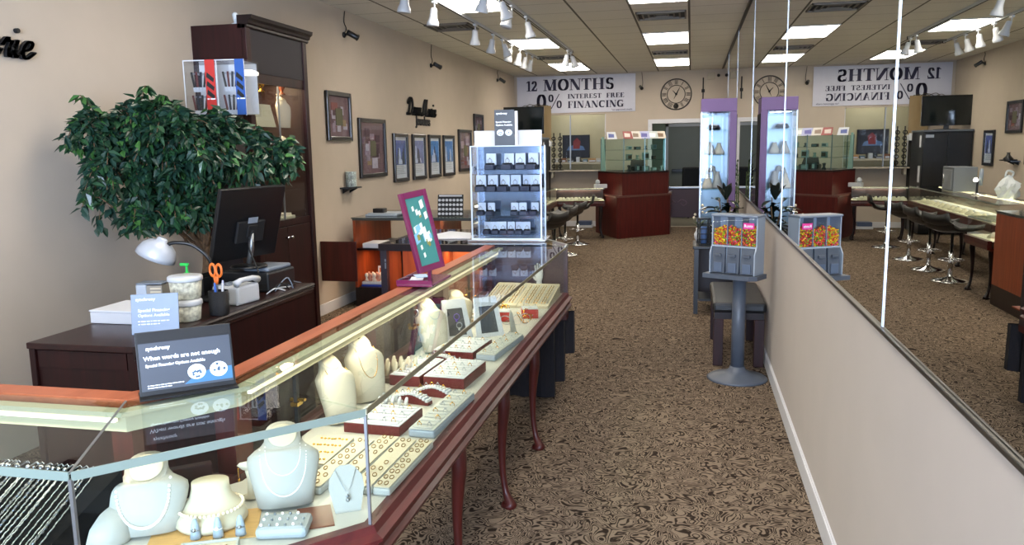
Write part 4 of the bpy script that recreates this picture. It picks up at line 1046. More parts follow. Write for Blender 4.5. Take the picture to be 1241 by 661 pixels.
# desk lamp
t = thing('desk_lamp', 'silver-shaded desk lamp with a black gooseneck on the desk', 'desk lamp', (-2.55, 3.86, DT))
MB().lathe([(.065, 0), (.07, .006), (.06, .02), (.015, .028)], n=24).build('lamp_base', BLACK, t)
MB().tube(smooth_pts([(0, 0, .02), (.02, .0, .14), (.0, -.02, .24), (-.07, -.05, .31), (-.15, -.08, .325), (-.19, -.09, .315)], 6), .010, 10).build('gooseneck', BLACK, t)
m = MB().lathe([(.02, -.02), (.026, -.015), (.03, .0), (.062, .012), (.088, .036), (.102, .07), (.105, .095), (.100, .095), (.096, .07), (.082, .042), (.055, .02)], (-.215, -.10, .335), 28, axis=(-.42, -.12, -.9)); m.build('lamp_shade', mat('satin_silver', '#b9bec6', .35, .2), t)
# monitor
mo = thing('computer_monitor', 'black flat computer monitor seen from behind on the desk', 'monitor', (-2.475, 4.12, DT+.14+.002))
TLc, TRc, BRc, BLc = Vector((-2.465, 3.94, 1.395)), Vector((-2.325, 4.38, 1.398)), Vector((-2.475, 4.35, 1.005)), Vector((-2.595, 3.91, .987))
ux = (TRc-TLc).normalized(); uy = ((TLc-BLc)+(TRc-BRc)).normalized(); uy = (uy-uy.dot(ux)*ux).normalized(); uz = ux.cross(uy)
Mm = Matrix.Translation((TLc+TRc+BRc+BLc)/4) @ Matrix((ux, uy, uz)).transposed().to_4x4()
w2, h2 = (TRc-TLc).length/2+.005, (TLc-BLc).length/2
MB().box(-w2, w2, -h2, h2, -.03, 0, bev=.006).xf(Mm).build('monitor_case', BLACK, mo, world=True)
MB().box(-w2+.015, w2-.015, -h2+.015, h2-.015, -.032, -.0305).xf(Mm).build('screen', mat('dark_screen', '#14161c', .1), mo, world=True)
MB().box(-.1, .1, -.11, .02, .0005, .02, bev=.006).box(-.035, .035, -.07, -.0, .0205, .032, bev=.003).xf(Mm).build('rear_housing', BLACKM, mo, world=True)
MB().box(-.035, .035, .01, .045, .021, .022).xf(Mm).build('maker_label', mat('label_grey', '#7c848e', .4), mo, world=True)
st = MB().tube([Mm @ Vector((0, -.05, .02)), Mm @ Vector((.01, -.14, .03)), (-2.485, 4.14, DT+.16)], .016, 8)
st.build('stand_neck', ALU, mo, world=True)
MB().lathe([(.1, 0), (.105, .004), (.1, .012), (.03, .016)], (-2.485, 4.14, DT+.1425), 26).build('stand_foot', BLACK, mo, world=True)
m = MB().tube(smooth_pts([Mm @ Vector((.0, -.03, .03)), Mm @ Vector((-.03, -.12, .05)), (-2.38, 4.05, .95), (-2.36, 4.02, .93)], 6), .005, 6).build('cable', BLACKM, mo, world=True)
m = MB()
for k in range(3):
    a = .02*k
    o = MB().tube(smooth_pts([(0, 0, .004), (.03, .05+a, .03+a), (.05, .12, .006), (.0, .18, .004), (-.03, .1, .02+a), (.01, .26+a, .004)], 6), .0035, 6).build('cable', [WHITEP, BLACKM, GREYM][k]); o.location = (-2.33, 4.04+.05*k, DT)
    tag(o, ['white cable looped on the desk edge', 'black cable looped on the desk edge', 'grey cable looped on the desk edge'][k], 'cable')
o = MB().tube([(0, 0, .006), (.02, .13, .006)], .005, 8).build('pen', WHITEV); o.location = (-2.32, 3.72, DT); tag(o, 'white pen lying on the desk beside the telephone', 'pen')

# ================================================================== FICUS
pl = thing('potted_ficus', 'bushy potted weeping fig tree behind the desk against the left wall', 'plant', (-3.02, 4.55, 0))
MB().lathe([(.12, 0), (.13, .01), (.165, .27), (.175, .28), (.175, .31), (.15, .31), (.145, .26), (.01, .26)], n=28).build('pot', TERRA, pl)
rnd = random.Random(4)
m = MB()
def wob(a, b, n=6, s_=.03): return smooth_pts([Vector(a).lerp(Vector(b), i/n)+Vector((rnd.uniform(-s_, s_), rnd.uniform(-s_, s_), 0)) for i in range(n+1)], 3)
for k in range(4):
    a = k*PI/2; p = wob((.03*math.cos(a), .03*math.sin(a), .25), (.05*math.cos(a+1), .03*math.sin(a+1)-.03, 1.2)); m.tube(p, [.02-.008*i/len(p) for i in range(len(p))], 7)
tips = []
# crown lobes in world coordinates
lobes = [((-3.05, 4.2, 1.62), (.30, .30, .30), 10), ((-3.2, 3.98, 1.52), (.24, .22, .36), 7), ((-2.92, 4.1, 1.68), (.30, .25, .27), 9), ((-2.72, 4.55, 1.58), (.28, .25, .25), 7), ((-3.08, 4.2, 1.34), (.24, .22, .24), 6), ((-2.92, 4.4, 1.42), (.22, .2, .26), 6), ((-3.26, 3.92, 1.72), (.16, .14, .14), 3), ((-2.56, 4.66, 1.56), (.2, .12, .16), 3), ((-3.0, 4.15, 1.80), (.25, .2, .12), 3), ((-2.83, 4.3, 1.27), (.13, .12, .1), 2)]
lv = MB(); base = Vector((-3.02, 4.55, 0))
LG = [mat('ficus_leaf_dark', '#193522', .45, coat=.15), mat('ficus_leaf_mid', '#244a2b', .45, coat=.15), mat('ficus_leaf_light', '#3f6b32', .45), mat('ficus_leaf_blue', '#1f3d31', .42, coat=.2)]
def leaf(p, d, L, w, mi):
    d = d.normalized(); side = d.cross(Vector((0, 0, 1)))
    side = side.normalized() if side.length > .01 else Vector((1, 0, 0))
    side = (Quaternion(d, rnd.uniform(-.9, .9)) @ side)
    up = side.cross(d)
    c = [p, p+d*L*.35+side*w*.5+up*.004, p+d*L*.35-side*w*.5+up*.004, p+d*L*.72+side*w*.3-up*L*.06, p+d*L*.72-side*w*.3-up*L*.06, p+d*L-up*L*.16, p+d*L*.38-up*.004, p+d*L*.72-up*(L*.08+.002)]
    lv.add(c, [(0, 1, 6), (0, 6, 2), (1, 3, 7, 6), (6, 7, 4, 2), (3, 5, 7), (7, 5, 4)], mi, False)
def blocked(p):
    if p.x < XL+.02: return True
    if -2.75 < p.x < -2.28 and 3.8 < p.y < 4.5 and p.z < 1.43: return True
    if p.x < -3.05 and p.y > 5.15: return True
    if p.z < 1.12: return True
    return False
for c, r_, n in lobes+[((-3.12, 4.08, 1.76), (.22, .2, .16), 6), ((-2.8, 4.35, 1.72), (.2, .18, .14), 5), ((-3.0, 4.22, 1.5), (.28, .26, .28), 9), ((-2.86, 4.3, 1.6), (.26, .22, .22), 6), ((-3.12, 4.1, 1.24), (.2, .18, .14), 4), ((-2.95, 4.25, 1.25), (.2, .18, .12), 3)]:
    c = Vector(c)
    # branch to lobe
    pb = wob((.0+rnd.uniform(-.03, .03), -.05, 1.0), c-base, 5, .02); m.tube(pb, [.011-.007*i/len(pb) for i in range(len(pb))], 6)
    for k in range(n*5):
        # twigs hanging outward
        u = Vector((rnd.gauss(0, 1), rnd.gauss(0, 1), rnd.gauss(0, 1))).normalized(); rr = rnd.uniform(.55, 1.0)
        tip = c+Vector((u.x*r_[0], u.y*r_[1], u.z*r_[2]))*rr
        if blocked(tip): continue
        st_ = c.lerp(tip, .35)+Vector((0, 0, .03))
        pts = smooth_pts([st_, st_.lerp(tip, .5)+Vector((0, 0, .03)), tip+Vector((0, 0, -.04))], 4)
        m.tube([p-base for p in pts], .0022, 4)
        for q in pts[2:]:
            for j in range(3):
                a = rnd.uniform(0, 2*PI); dd = Vector((math.cos(a), math.sin(a), rnd.uniform(-1.3, .1)))+(q-c).normalized()*.6
                p0 = q+Vector((rnd.uniform(-.02, .02), rnd.uniform(-.02, .02), rnd.uniform(-.02, .02)))
                if blocked(p0) or blocked(p0+dd.normalized()*.07): continue
                leaf(p0-base, dd, rnd.uniform(.055, .08), rnd.uniform(.032, .043), rnd.choice([0, 0, 0, 1, 1, 3, 3, 3, 2] if rnd.random() < .7 else [0, 1, 3]))
for (q0, q1) in (((-3.2, 3.98, 1.7), (-3.33, 3.93, 1.93)), ((-3.05, 4.05, 1.8), (-3.0, 4.05, 1.98)), ((-3.25, 3.9, 1.55), (-3.40, 3.86, 1.66)), ((-3.2, 3.95, 1.3), (-3.33, 3.9, 1.36)), ((-2.95, 4.1, 1.8), (-2.93, 4.1, 1.93)), ((-2.6, 4.7, 1.6), (-2.44, 4.72, 1.52))):
    pts = smooth_pts([Vector(q0), Vector(q0).lerp(Vector(q1), .5)+Vector((0, 0, .03)), Vector(q1)], 4); m.tube([p-base for p in pts], .003, 4)
    for q in pts[3:]:
        for j in range(4):
            a = rnd.uniform(0, 2*PI); leaf(q-base, Vector((math.cos(a), math.sin(a), -.5)), .075, .035, rnd.choice([0, 1, 2]))
m.build('trunk', STEM, pl); lv.build('foliage', LG, pl)
MB().lathe([(.001, .262), (.144, .262), (.14, .27), (.001, .275)], n=20).build('soil', mat('potting_soil', '#1e1610', .95, bump=.5, nscale=60), pl)

# ================================================================== TOWER CABINET on the left wall
tc = thing('display_cabinet', 'tall dark wood corner cabinet with lit glass shelves against the left wall', 'cabinet', (-3.3, 5.78, 0))
cx0, cx1, cy0, cy1, cz = XL+.003, -3.12, 5.30, 6.22, 2.50
m = MB().box(cx0, cx1, cy0, cy0+.025, .05, cz).box(cx0, cx1, cy1-.025, cy1, .05, cz); m.box(cx0, cx0+.015, cy0+.025, cy1-.025, .05, cz).box(cx0+.015, cx1, cy0+.025, cy1-.025, cz-.025, cz).box(cx0+.015, cx1-.004, cy0+.025, cy1-.025, 1.02, 1.06).box(cx0, cx1-.01, cy0, cy1, 0, .05)
m.build('cabinet_body', MAHOG, tc, world=True)
for y in (cy0, cy1-.06): MB().box(cx1, cx1+.035, y, y+.06, .0, cz, bev=.004).build('pilaster', MAHOG, tc, world=True)
MB().box(cx1, cx1+.025, cy0+.06, cy1-.06, 2.17, cz-.02).build('header_panel', mat('dark_grey_header', '#2b272c', .6, spec=.3), tc, world=True)
m = MB(); sweep(m, [(cx1+.03, cy1+.03), (cx1+.03, cy0+.0)], [(-.06, cz-.03), (.0, cz-.03), (.012, cz-.02), (.012, cz-.005), (.026, cz+.002), (.03, cz+.02), (.05, cz+.035), (.055, cz+.06), (-.06, cz+.06)])
m.build('crown_moulding', ESPRESSO, tc, world=True)
MB().box(cx1, cx1+.02, cy0+.06, cy1-.06, 1.02, 1.07).build('cross_rail', MAHOG, tc, world=True); MB().box(cx1, cx1+.02, cy0+.06, cy1-.06, 2.1, 2.17).build('cross_rail', MAHOG, tc, world=True)
for k in range(2):
    ya = cy0+.062+k*((cy1-cy0-.124)/2); yb = ya+(cy1-cy0-.124)/2-.002
    d = MB().box(cx1+.002, cx1+.02, ya, yb, .09, 1.015, bev=.003).build('lower_door', MAHOG, tc, world=True)
    yk = yb-.03 if k == 0 else ya+.03
    MB().lathe([(.006, 0), (.005, .012), (.012, .02), (.012, .028), (.004, .032)], (cx1+.02, yk, .93), 12, axis=(1, 0, 0)).build('door_knob', CHROME, d, world=True)
    MB().box(cx1+.004, cx1+.008, ya, yb, 1.072, 2.098).build('glass_door', CLEAR, tc, world=True)
MB().box(cx1+.001, cx1+.012, (cy0+cy1)/2-.006, (cy0+cy1)/2+.006, 1.072, 2.098).build('door_joint', ALU, tc, world=True)
MB().box(cx0+.0155, cx0+.02, cy0+.026, cy1-.026, 1.061, 2.17).box(cx0+.02, cx1-.002, cy1-.03, cy1-.0255, 1.061, 2.17).build('back_lining', mat('dark_brown_lining', '#3a2219', .5), tc, world=True)
for z in (1.3, 1.55, 1.79, 2.05): MB().box(cx0+.021, cx1-.01, cy0+.03, cy1-.035, z-.007, z).build('glass_shelf', CLEAR, tc, world=True)
l = area('cabinet_lamp', (0, 0, 0), (0, 0, 0), .1, .6, 5, (1, .74, .45)); l.parent = tc; l.location = (-.02, 0, 2.15)
MB().box(cx0+.06, cx1-.06, cy0+.15, cy1-.15, 2.155, 2.165).build('lamp_diffuser', TUBEM, tc, world=True)
# things in / on the cabinet
o = MB().plate([(-.14, 0), (.14, 0), (.10, .17), (-.12, .17)], (0, 0, 0), (0, 1, 0), (-.12, 0, 1), .008).build('earring_card', CREAMP); o.location = (-3.19, 5.69, 1.7905)
tag(o, 'cream card of small earrings on a glass shelf of the tall cabinet', 'card')
dots = MB()
for i in range(3):
    for j in range(5): dots.box(.0-.018-.03*i, .004-.018-.03*i, -.09+.045*j, -.075+.045*j, .03+.05*i, .05+.05*i)
dots.build('earring_rows', BLACKM, o)
BPROF = [(0, .34, .30, .0), (.02, .38, .36, .0), (.30, .43, .40, .0), (.52, .48, .42, .03), (.66, .50, .44, .06), (.74, .485, .47, .1), (.80, .41, .50, .14), (.85, .32, .50, .18), (.90, .265, .48, .21), (.96, .25, .47, .23), (1.0, .25, .46, .23)]
def neckbust(w=.2, h=.24, d=.09):
    # flat-backed neck and shoulders form, front toward -y, base at z=0
    secs = BPROF
    m = MB(); m.loft([(z*h, rx*w, ry*d, 0, cy*d*1.2) for z, rx, ry, cy in secs], 28, e=.85)
    cyt = secs[-1][3]*d*1.2
    m.v = [(x, y, z+(max(0, z/h-.84)/.16)*(y-cyt)*.75) for x, y, z in m.v]
    return m
o = neckbust(.22, .23, .06).build('necklace_bust', CREAM); o.location = (-3.2, 6.0, 1.7905); o.rotation_euler = (0, 0, R(90)); tag(o, 'cream necklace bust inside the tall lit cabinet', 'necklace bust')
o = neckbust(.16, .16, .06).build('necklace_bust', CREAM); o.location = (-3.2, 6.0, 1.5505); o.rotation_euler = (0, 0, R(90)); tag(o, 'small cream bust on the lower glass shelf of the tall cabinet', 'necklace bust')
for k, (y, z, c, l) in enumerate(((5.70, 2.0505, GOLD, 'gold ornament on the upper glass shelf of the tall cabinet, left one'), (6.02, 2.0505, mat('amber_glass', '#8c4a2c', .2), 'amber ornament on the upper glass shelf of the tall cabinet, right one'))):
    o = MB().lathe([(.025, 0), (.03, .008), (.01, .02), (.016, .04), (.03, .065), (.026, .085), (.01, .095)], n=16).build('ornament', c); o.location = (-3.22, y, z); tag(o, l, 'ornament')
o = MB().box(-.1, .1, -.2, .2, 0, .03, bev=.005).box(-.08, .08, -.17, .17, .03, .05, 1).build('jewellery_tray', [CREAMP, CREAM]); o.location = (-3.25, 5.8, 1.0605); tag(o, 'cream tray at the bottom of the lit glass part of the tall cabinet', 'tray')
t = thing('glass_figurine', 'small clear glass figurine on top of the tall cabinet', 'figurine', (-3.2, 5.25+.12, cz+.0005))
MB().lathe([(.03, 0), (.03, .01), (.01, .02), (.018, .05), (.022, .075), (.01, .09)], n=14).build('figurine_body', mat('frosted_white_glass', '#c6cdd0', .15), t)

# strap display beside it
sd = thing('strap_display', 'clear countertop display with watch straps and red and blue panels, above the plant', 'display stand', (-3.06, 4.93, 0), R(8))
MB().box(-.14, .14, -.12, .12, 0, .03, bev=.01).box(-.09, .09, -.08, .08, .03, 1.84).build('pedestal', ESPRESSO, sd)
MB().box(-.21, .2, -.12, .12, 1.84, 1.855).box(-.21, .2, -.12, .12, 2.19, 2.2).box(-.21, -.205, -.12, .12, 1.855, 2.19).box(.195, .2, -.12, .12, 1.855, 2.19).box(-.205, .195, -.12, -.116, 1.855, 2.19).box(0, .004, -.12, .12, 1.855, 2.19).build('acrylic_case', CLEAR, sd)
m = MB()
for x in (-.21, .195, .01): m.box(x, x+.006, -.124, -.118, 1.84, 2.2)
m.box(-.21, .2, -.124, -.118, 2.193, 2.2).build('case_edges', mat('bright_acrylic_edge2', '#c9ced6', .2), sd)
MB().box(-.205, .195, .1, .105, 1.856, 2.19).build('white_back', WHITEV, sd)
for (xa, xb, mm, nm_, c2) in ((-.06, .004, REDP, 'red_panel', 'orange'), (.14, .2, BLUEP, 'blue_panel', 'blue')):
    MB().box(xa, xb, -.129, -.125, 1.845, 2.2).build(nm_, mm, sd)
    m = MB()
    for k in range(3): m.plate([(xa+.005, 2.09-.055*k), (xb-.012, 2.055-.055*k), (xb-.006, 2.08-.055*k), (xa+.012, 2.12-.055*k)], (0, -.1295, 0), (1, 0, 0), (0, 0, 1), .001)
    m.build('strap_picture', BLACKM, sd)
    text('panel_wording', '~.045', .015, WHITEINK, sd, basis((xa+.005, -.1302, 1.945), (1, 0, 0), (0, 0, 1)), .0004, world=False)
for gx, n in ((-.17, 4), (.045, 4)):
    for r_ in range(2):
        for k in range(n):
            o = MB().box(-.007, .007, -.003, .003, 0, .1, bev=.002).box(-.009, .009, -.004, .004, -.03, 0, 1).build('watch_strap', [mat('strap_%d' % ((k+r_) % 3), ['#2c2723', '#5b2a25', '#23262e'][(k+r_) % 3], .5), WHITEV])
            o.location = Matrix.Translation((-3.06, 4.93, 0)) @ Matrix.Rotation(R(8), 4, 'Z') @ Vector((gx+.022*k, -.06, 2.03-.15*r_)); o.rotation_euler = (0, R(6*(k-1.5)), R(8))
            tag(o, 'dark watch strap hanging in the clear strap display', 'watch strap', 'watch straps in the clear display')
            MB().box(-.001, .001, .003, .16, .09, .095).build('hook', SILVER, o)

# ================================================================== LOW DISPLAY CABINET on the left (open shelves)
ca = thing('display_cabinet', 'low wooden cabinet with orange-lit shelves and a glass top beneath the wall pictures', 'cabinet', (-2.58, 7.95, 0))
ax0, ax1, ay0, ay1, az = -3.37, -1.8, 7.62, 8.62, .925
MB().box(ax0, ax1, ay0, ay1, 0, .2).build('base_drawer', ESPRESSO, ca, world=True)
for x in (ax0, -2.53, ax1-.025): MB().box(x, x+.025, ay0, ay1, .2, az-.03).build('upright_panel', INNER, ca, world=True)
MB().box(-2.505, -2.44, ay0+.01, ay0+.03, .2, az-.03).build('centre_post', INNER, ca, world=True)
MB().box(ax0+.025, ax1-.025, ay1-.015, ay1, .2, .6).build('back_panel', INNER, ca, world=True)
MB().box(ax0, ax1, ay0-.01, ay1, az-.03, az-.012).build('top_frame', mat('dark_steel_frame', '#3b3a38', .4), ca, world=True)
MB().box(ax0-.01, ax1+.01, ay0-.015, ay1+.01, az-.0115, az).build('glass_top', mat('smoky_glass_top', '#4a5250', .08), ca, world=True)
MB().box(ax0+.026, ax1-.026, ay0+.02, ay1-.02, .585, .605).build('shelf', ESPRESSO, ca, world=True)
l = area('cabinet_lamp', (0, 0, 0), (0, 0, 0), 1.3, .08, 9, (1, .6, .3)); l.parent = ca; l.location = (0, -.1, .57)
l = area('cabinet_lamp', (0, 0, 0), (0, 0, 0), 1.3, .08, 3, (1, .85, .65)); l.parent = ca; l.location = (0, -.1, .885)
o = MB().box(-.12, .12, -.14, .14, 0, .05, bev=.004).build('paper_stack', PAPER); o.location = (-3.17, 7.8, .6055); tag(o, 'stack of white paper on the shelf of the low orange-lit cabinet', 'paper stack')
t = thing('jewellery_tray', 'blue-edged white tray heaped with small figurines inside the low orange-lit cabinet', 'tray', (-3.2, 7.8, .2005))
MB().box(-.13, .13, -.12, .12, 0, .02, bev=.004).build('tray_base', mat('blue_tray', '#3346a0', .4), t); MB().box(-.125, .125, -.115, .115, .021, .05, bev=.004).build('tray_insert', WHITEV, t)
for k in range(9):
    o = MB().lathe([(.015, 0), (.02, .01), (.008, .03), (.016, .05), (.018, .07), (.006, .085)], n=10).build('figurine', [mat('figurine_white', '#d9d2c6', .4), mat('figurine_rose', '#c08a7a', .4)][k % 2]); o.location = (-3.29+.045*(k % 5), 7.73+.07*(k//5), .2515)
    tag(o, 'small pale figurine standing on the blue-edged tray in the low cabinet', 'figurine', 'figurines in the low cabinet')
o = MB().box(-.045, .045, 0, .004, 0, .14).box(-.03, .03, -.001, 0, .04, .12, 1).build('photo_card', [PAPER, mat('orange_photo', '#c2703c', .5)]); o.location = (-3.17, 7.87, .2515); tag(o, 'small upright photo card behind the figurines in the low cabinet', 'card')
t = thing('laptop_stack', 'closed silver tablet folder with a small black box on the low cabinet top', 'folder', (-3.1, 7.9, az+.001))
MB().box(-.19, .16, -.14, .14, 0, .018, bev=.005).box(-.17, .19, -.12, .15, .0185, .03, bev=.004).build('folders', mat('silver_folder', '#9aa3ab', .35), t); MB().box(-.12, .0, -.1, .0, .0305, .075, bev=.006).build('black_box', BLACK, t)
t_, Rm = signcard('display_card', 'black and white card of earrings standing on the low cabinet top', 'card', (-2.375, 7.78, az+.001), 0, .27, .22, R(8), BLACKM, [])
m = MB(); rnd = random.Random(9)
for i in range(4):
    for j in range(7):
        cx_, cz_ = -.115+.038*j, .025+.046*i
        m.plate([(cx_+.016*math.cos(a), cz_+.014*math.sin(a)) for a in [k*PI/4 for k in range(8)]], (0, -.001, 0), (1, 0, 0), (0, 0, 1), .001)
m.box(-.12, .12, -.002, -.001, .2, .215).xf(Rm).build('earring_pictures', mat('pale_silver_print', '#b7b9bd', .4), t_); MB().box(-.1, .1, .0, .08, 0, .003).build('foot', BLACK, t_)
# things in the cross case
t = thing('binder_box', 'black box with papers inside the cross showcase', 'box', (-1.78, 5.14, .5525))
MB().box(-.1, .09, -.07, .09, 0, .12, bev=.004).build('box_body', BLACKM, t); MB().box(-.08, .08, -.04, .07, .1205, .135).build('papers', PAPER, t)
for k in range(5):
    o = MB().torus((0, 0, .02), .032, .007, 18, 7, Matrix.Rotation(R(70), 4, 'X')).build('gold_bangle', GOLD); o.location = (-1.55+.07*k, 5.14+.02*(k % 2), .562); tag(o, 'gold bangle lying in the orange-lit cross showcase', 'bangle', 'bangles in the cross showcase')
o = MB().box(-.15, .14, -.11, .11, 0, .004).add([(-.13, -.08, .005), (.12, -.1, .005), (.1, .1, .02), (-.05, .09, .035), (-.14, .05, .02)], [(0, 1, 2, 3, 4)]).build('paper_sheet', PAPER); o.location = (-1.62, 5.42, TOP+.002); o.rotation_euler = (0, 0, R(8)); tag(o, 'crumpled white paper lying on the cross showcase left of the tower', 'paper')

# ================================================================== JEWELLERY in the front showcase
D0 = DK+.0006
def at_rot(o, x, y, rz, z=D0): o.location = (x, y, z); o.rotation_euler = (0, 0, rz); return o
def bust_y(w, h, d, x, z):
    prof = BPROF
    f = max(0, min(.9999, z/h))
    for a, b in zip(prof, prof[1:]):
        if a[0] <= f <= b[0]:
            t = (f-a[0])/(b[0]-a[0]+1e-9); rx, ry, cy = [a[i]+(b[i]-a[i])*t for i in (1, 2, 3)]
            u_ = min(.98, abs(x)/(rx*w)); return cy*d*1.2-ry*d*math.sqrt(1-u_*u_)
    return 0
def strand(w, h, d, drop, ztop, half, r, n, m_, name='necklace', e=2.0, chain=False):
    mb = MB(); pts = []
    for i in range(n+1):
        a = PI*i/n; x = -math.cos(a)*half; z = ztop*h-drop*h*(math.sin(a)**(1/e*1.5))
        y = bust_y(w, h, d, x, z)-r*.9
        pts.append((x, y, z))
    if chain: mb.tube(pts, r, 5)
    else:
        for p in pts: mb.ball(p, r, 8, 6)
    return mb.build(name, m_)
def tiltm(o, lean=0):
    return o
# bust with pearls, left
WB = mat('white_bust_leatherette', '#a6a29b', .5)
def bust(w, h, d, m_, x, y, rz, lean, label):
    o = neckbust(w, h, d).build('necklace_bust', m_)
    cyt = BPROF[-1][3]*d*1.2; cap = MB()
    cap.loft([(h+.0003, .20*w, .37*d, 0, cyt), (h+.002, .19*w, .35*d, 0, cyt), (h+.0025, .12*w, .2*d, 0, cyt)], 24)
    cap.v = [(x_, y_, z_+(y_-cyt)*.75) for x_, y_, z_ in cap.v]
    cap.build('neck_cap', CREAM, o); at_rot(o, x, y, rz); o.rotation_euler = (lean, 0, rz); tag(o, label, 'necklace bust'); return o
def drape(o, s_, label, group=None):
    s_.location = o.location; s_.rotation_euler = o.rotation_euler; tag(s_, label, 'necklace', group)
bA = bust(.20, .155, .10, WB, -1.285, 1.60, R(28), R(-12), 'white necklace bust at the lower left wearing a single long pearl strand')
drape(bA, strand(.20, .155, .10, .70, .84, .060, .0042, 40, PEARL), 'single white pearl necklace on the bust at the lower left')
t = thing('necklace_bust', 'low round cream collar bust between the two white busts', 'necklace bust', (-1.165, 1.69, D0), R(30))
MB().loft([(0, .08, .078, 0, -.01), (.01, .088, .083, 0, -.01), (.026, .083, .075, 0, -.006), (.046, .066, .058, 0, .004), (.062, .051, .044, 0, .011), (.082, .046, .039, 0, .018), (.096, .045, .036, 0, .022)], 30).build('bust_body', CREAM, t)
m = MB()
for i in range(44):
    a = 2*PI*i/44; m.ball((.077*math.cos(a), -.005+.071*math.sin(a), .040), .0048, 8, 6)
o = m.build('necklace', PEACHP); o.location = t.location; o.rotation_euler = t.rotation_euler; tag(o, 'cream pearl necklace lying round the low round collar bust', 'necklace')
o.location.z += .003
bC = bust(.185, .18, .09, WB, -1.02, 1.80, R(28), R(-10), 'tall white necklace bust wearing two fine strands, in front of the earring trays')
drape(bC, strand(.185, .18, .09, .40, .88, .044, .0016, 60, PEARL), 'shorter fine white necklace on the tall bust in front of the earring trays')
drape(bC, strand(.185, .18, .09, .66, .84, .058, .0020, 70, PEARL), 'longer fine white necklace on the tall bust in front of the earring trays')
t = thing('necklace_bust', 'plain low white bust at the bottom left edge, beside the black chain pad', 'necklace bust', (-1.37, 1.54, D0), R(20))
MB().loft([(0, .07, .05, 0, 0), (.01, .075, .055, 0, 0), (.05, .07, .05, 0, .01), (.075, .055, .035, 0, .02), (.085, .03, .02, 0, .025)], 26).build('bust_body', WB, t)
# small flat bust with pendant
t = thing('necklace_bust', 'small flat white bust with a heart pendant beside the front glass joint', 'necklace bust', (-.845, 1.80, D0), R(30))
fl = [(-.032, 0), (.032, 0), (.045, .06), (.042, .085), (.025, .108), (.014, .115), (-.014, .115), (-.025, .108), (-.042, .085), (-.045, .06)]
MB().plate(fl, (0, 0, 0), (1, 0, 0), (0, .28, 1), -.012).build('bust_plate', WB, t)
MB().box(-.028, .028, .0, .05, 0, .004).build('bust_foot', WB, t)
m = MB().tube([(-.026, .027, .106), (-.012, .012, .07), (0, .001, .052), (.012, .012, .07), (.026, .027, .106)], .0009, 5).ball((0, -.0, .045), .004, 8, 6).ball((0, -.003, .036), .0055, 8, 6)
m.xf(Matrix.Translation((0, -.003, 0)))
o = m.build('necklace', SILVER); o.location = t.location; o.rotation_euler = t.rotation_euler; tag(o, 'fine silver necklace with a round pendant on the small flat white bust', 'necklace')
# finger cones
for k, (x, y) in enumerate(((-1.148, 1.595), (-1.098, 1.612), (-1.050, 1.632))):
    o = MB().lathe([(.013, 0), (.013, .003), (.009, .035), (.005, .048), (.002, .05)], n=14).build('ring_cone', GREYBLUE); at_rot(o, x, y, 0)
    tag(o, ['pale blue ring cone, left one of the three before the round bust', 'pale blue ring cone, middle one of the three before the round bust', 'pale blue ring cone, right one of the three before the round bust'][k], 'ring stand')
    o = MB().torus((0, 0, 0), .0105, .0014, 16, 5).ball((0, -.0115, .003), .0052, 8, 6, sc=(1, 1, 1)).build('pearl_ring', [SILVER, PEARL][k % 2]); at_rot(o, x, y, R(20), D0+.022)
    tag(o, ['silver ring on the left pale blue cone', 'pearl ring on the middle pale blue cone', 'silver ring on the right pale blue cone'][k], 'ring')
# T bar stand
t = thing('earring_stand', 'small cream T-shaped earring stand left of the tall white bust', 'earring stand', (-1.135, 1.83, D0), R(15))
MB().loft([(0, .028, .018, 0, 0), (.004, .03, .02, 0, 0), (.008, .012, .01, 0, 0), (.05, .010, .006, 0, 0), (.08, .016, .006, 0, 0)], 16).loft([(.078, .022, .006, 0, 0), (.09, .036, .007, 0, 0), (.098, .028, .006, 0, 0), (.102, .006, .005, 0, 0)], 16).build('stand_body', CREAM, t)
for k in (-1, 1):
    o = MB().tube([(0, 0, 0), (0, 0, -.03)], .0012, 5).ball((0, 0, -.034), .0035, 8, 6).build('earring', GOLD); o.location = (-1.135+k*.027, 1.822+k*.007, D0+.086); tag(o, 'gold drop earring hanging from the cream T-shaped stand', 'earring', 'earrings on the T-shaped stand')
# stud box
t = thing('earring_tray', 'padded grey block dotted with pearl studs at the bottom edge of the photo', 'tray', (-.955, 1.672, D0), R(16))
MB().box(-.062, .062, -.045, .045, 0, .03, bev=.012).build('tray_block', mat('grey_leatherette_block', '#9fa3a6', .5), t)
rnd = random.Random(2)
for k in range(16):
    o = MB().ball((0, 0, 0), .0042, 8, 6).build('pearl_stud', PEARL if k % 3 else SILVER) if k < 2 else None
PS = [MB().ball((0, 0, .003), .0042, 8, 6).build('pearl_stud', PEARL), MB().ball((0, 0, .003), .0036, 8, 6).build('pearl_stud', SILVER)]
for o in list(COL.objects):
    if o.name.startswith('pearl_stud') and o not in PS: bpy.data.objects.remove(o)
for k in range(17):
    i, j = k % 6, k//6
    o = PS[k % 2] if k < 2 else dup(PS[k % 2])
    loc = Matrix.Translation((-.955, 1.672, D0+.0305)) @ Matrix.Rotation(R(16), 4, 'Z') @ Vector((-.048+.019*i, -.03+.03*j, 0))
    o.location = loc; tag(o, 'round stud earring on the padded grey block', 'earring', 'studs on the padded grey block')
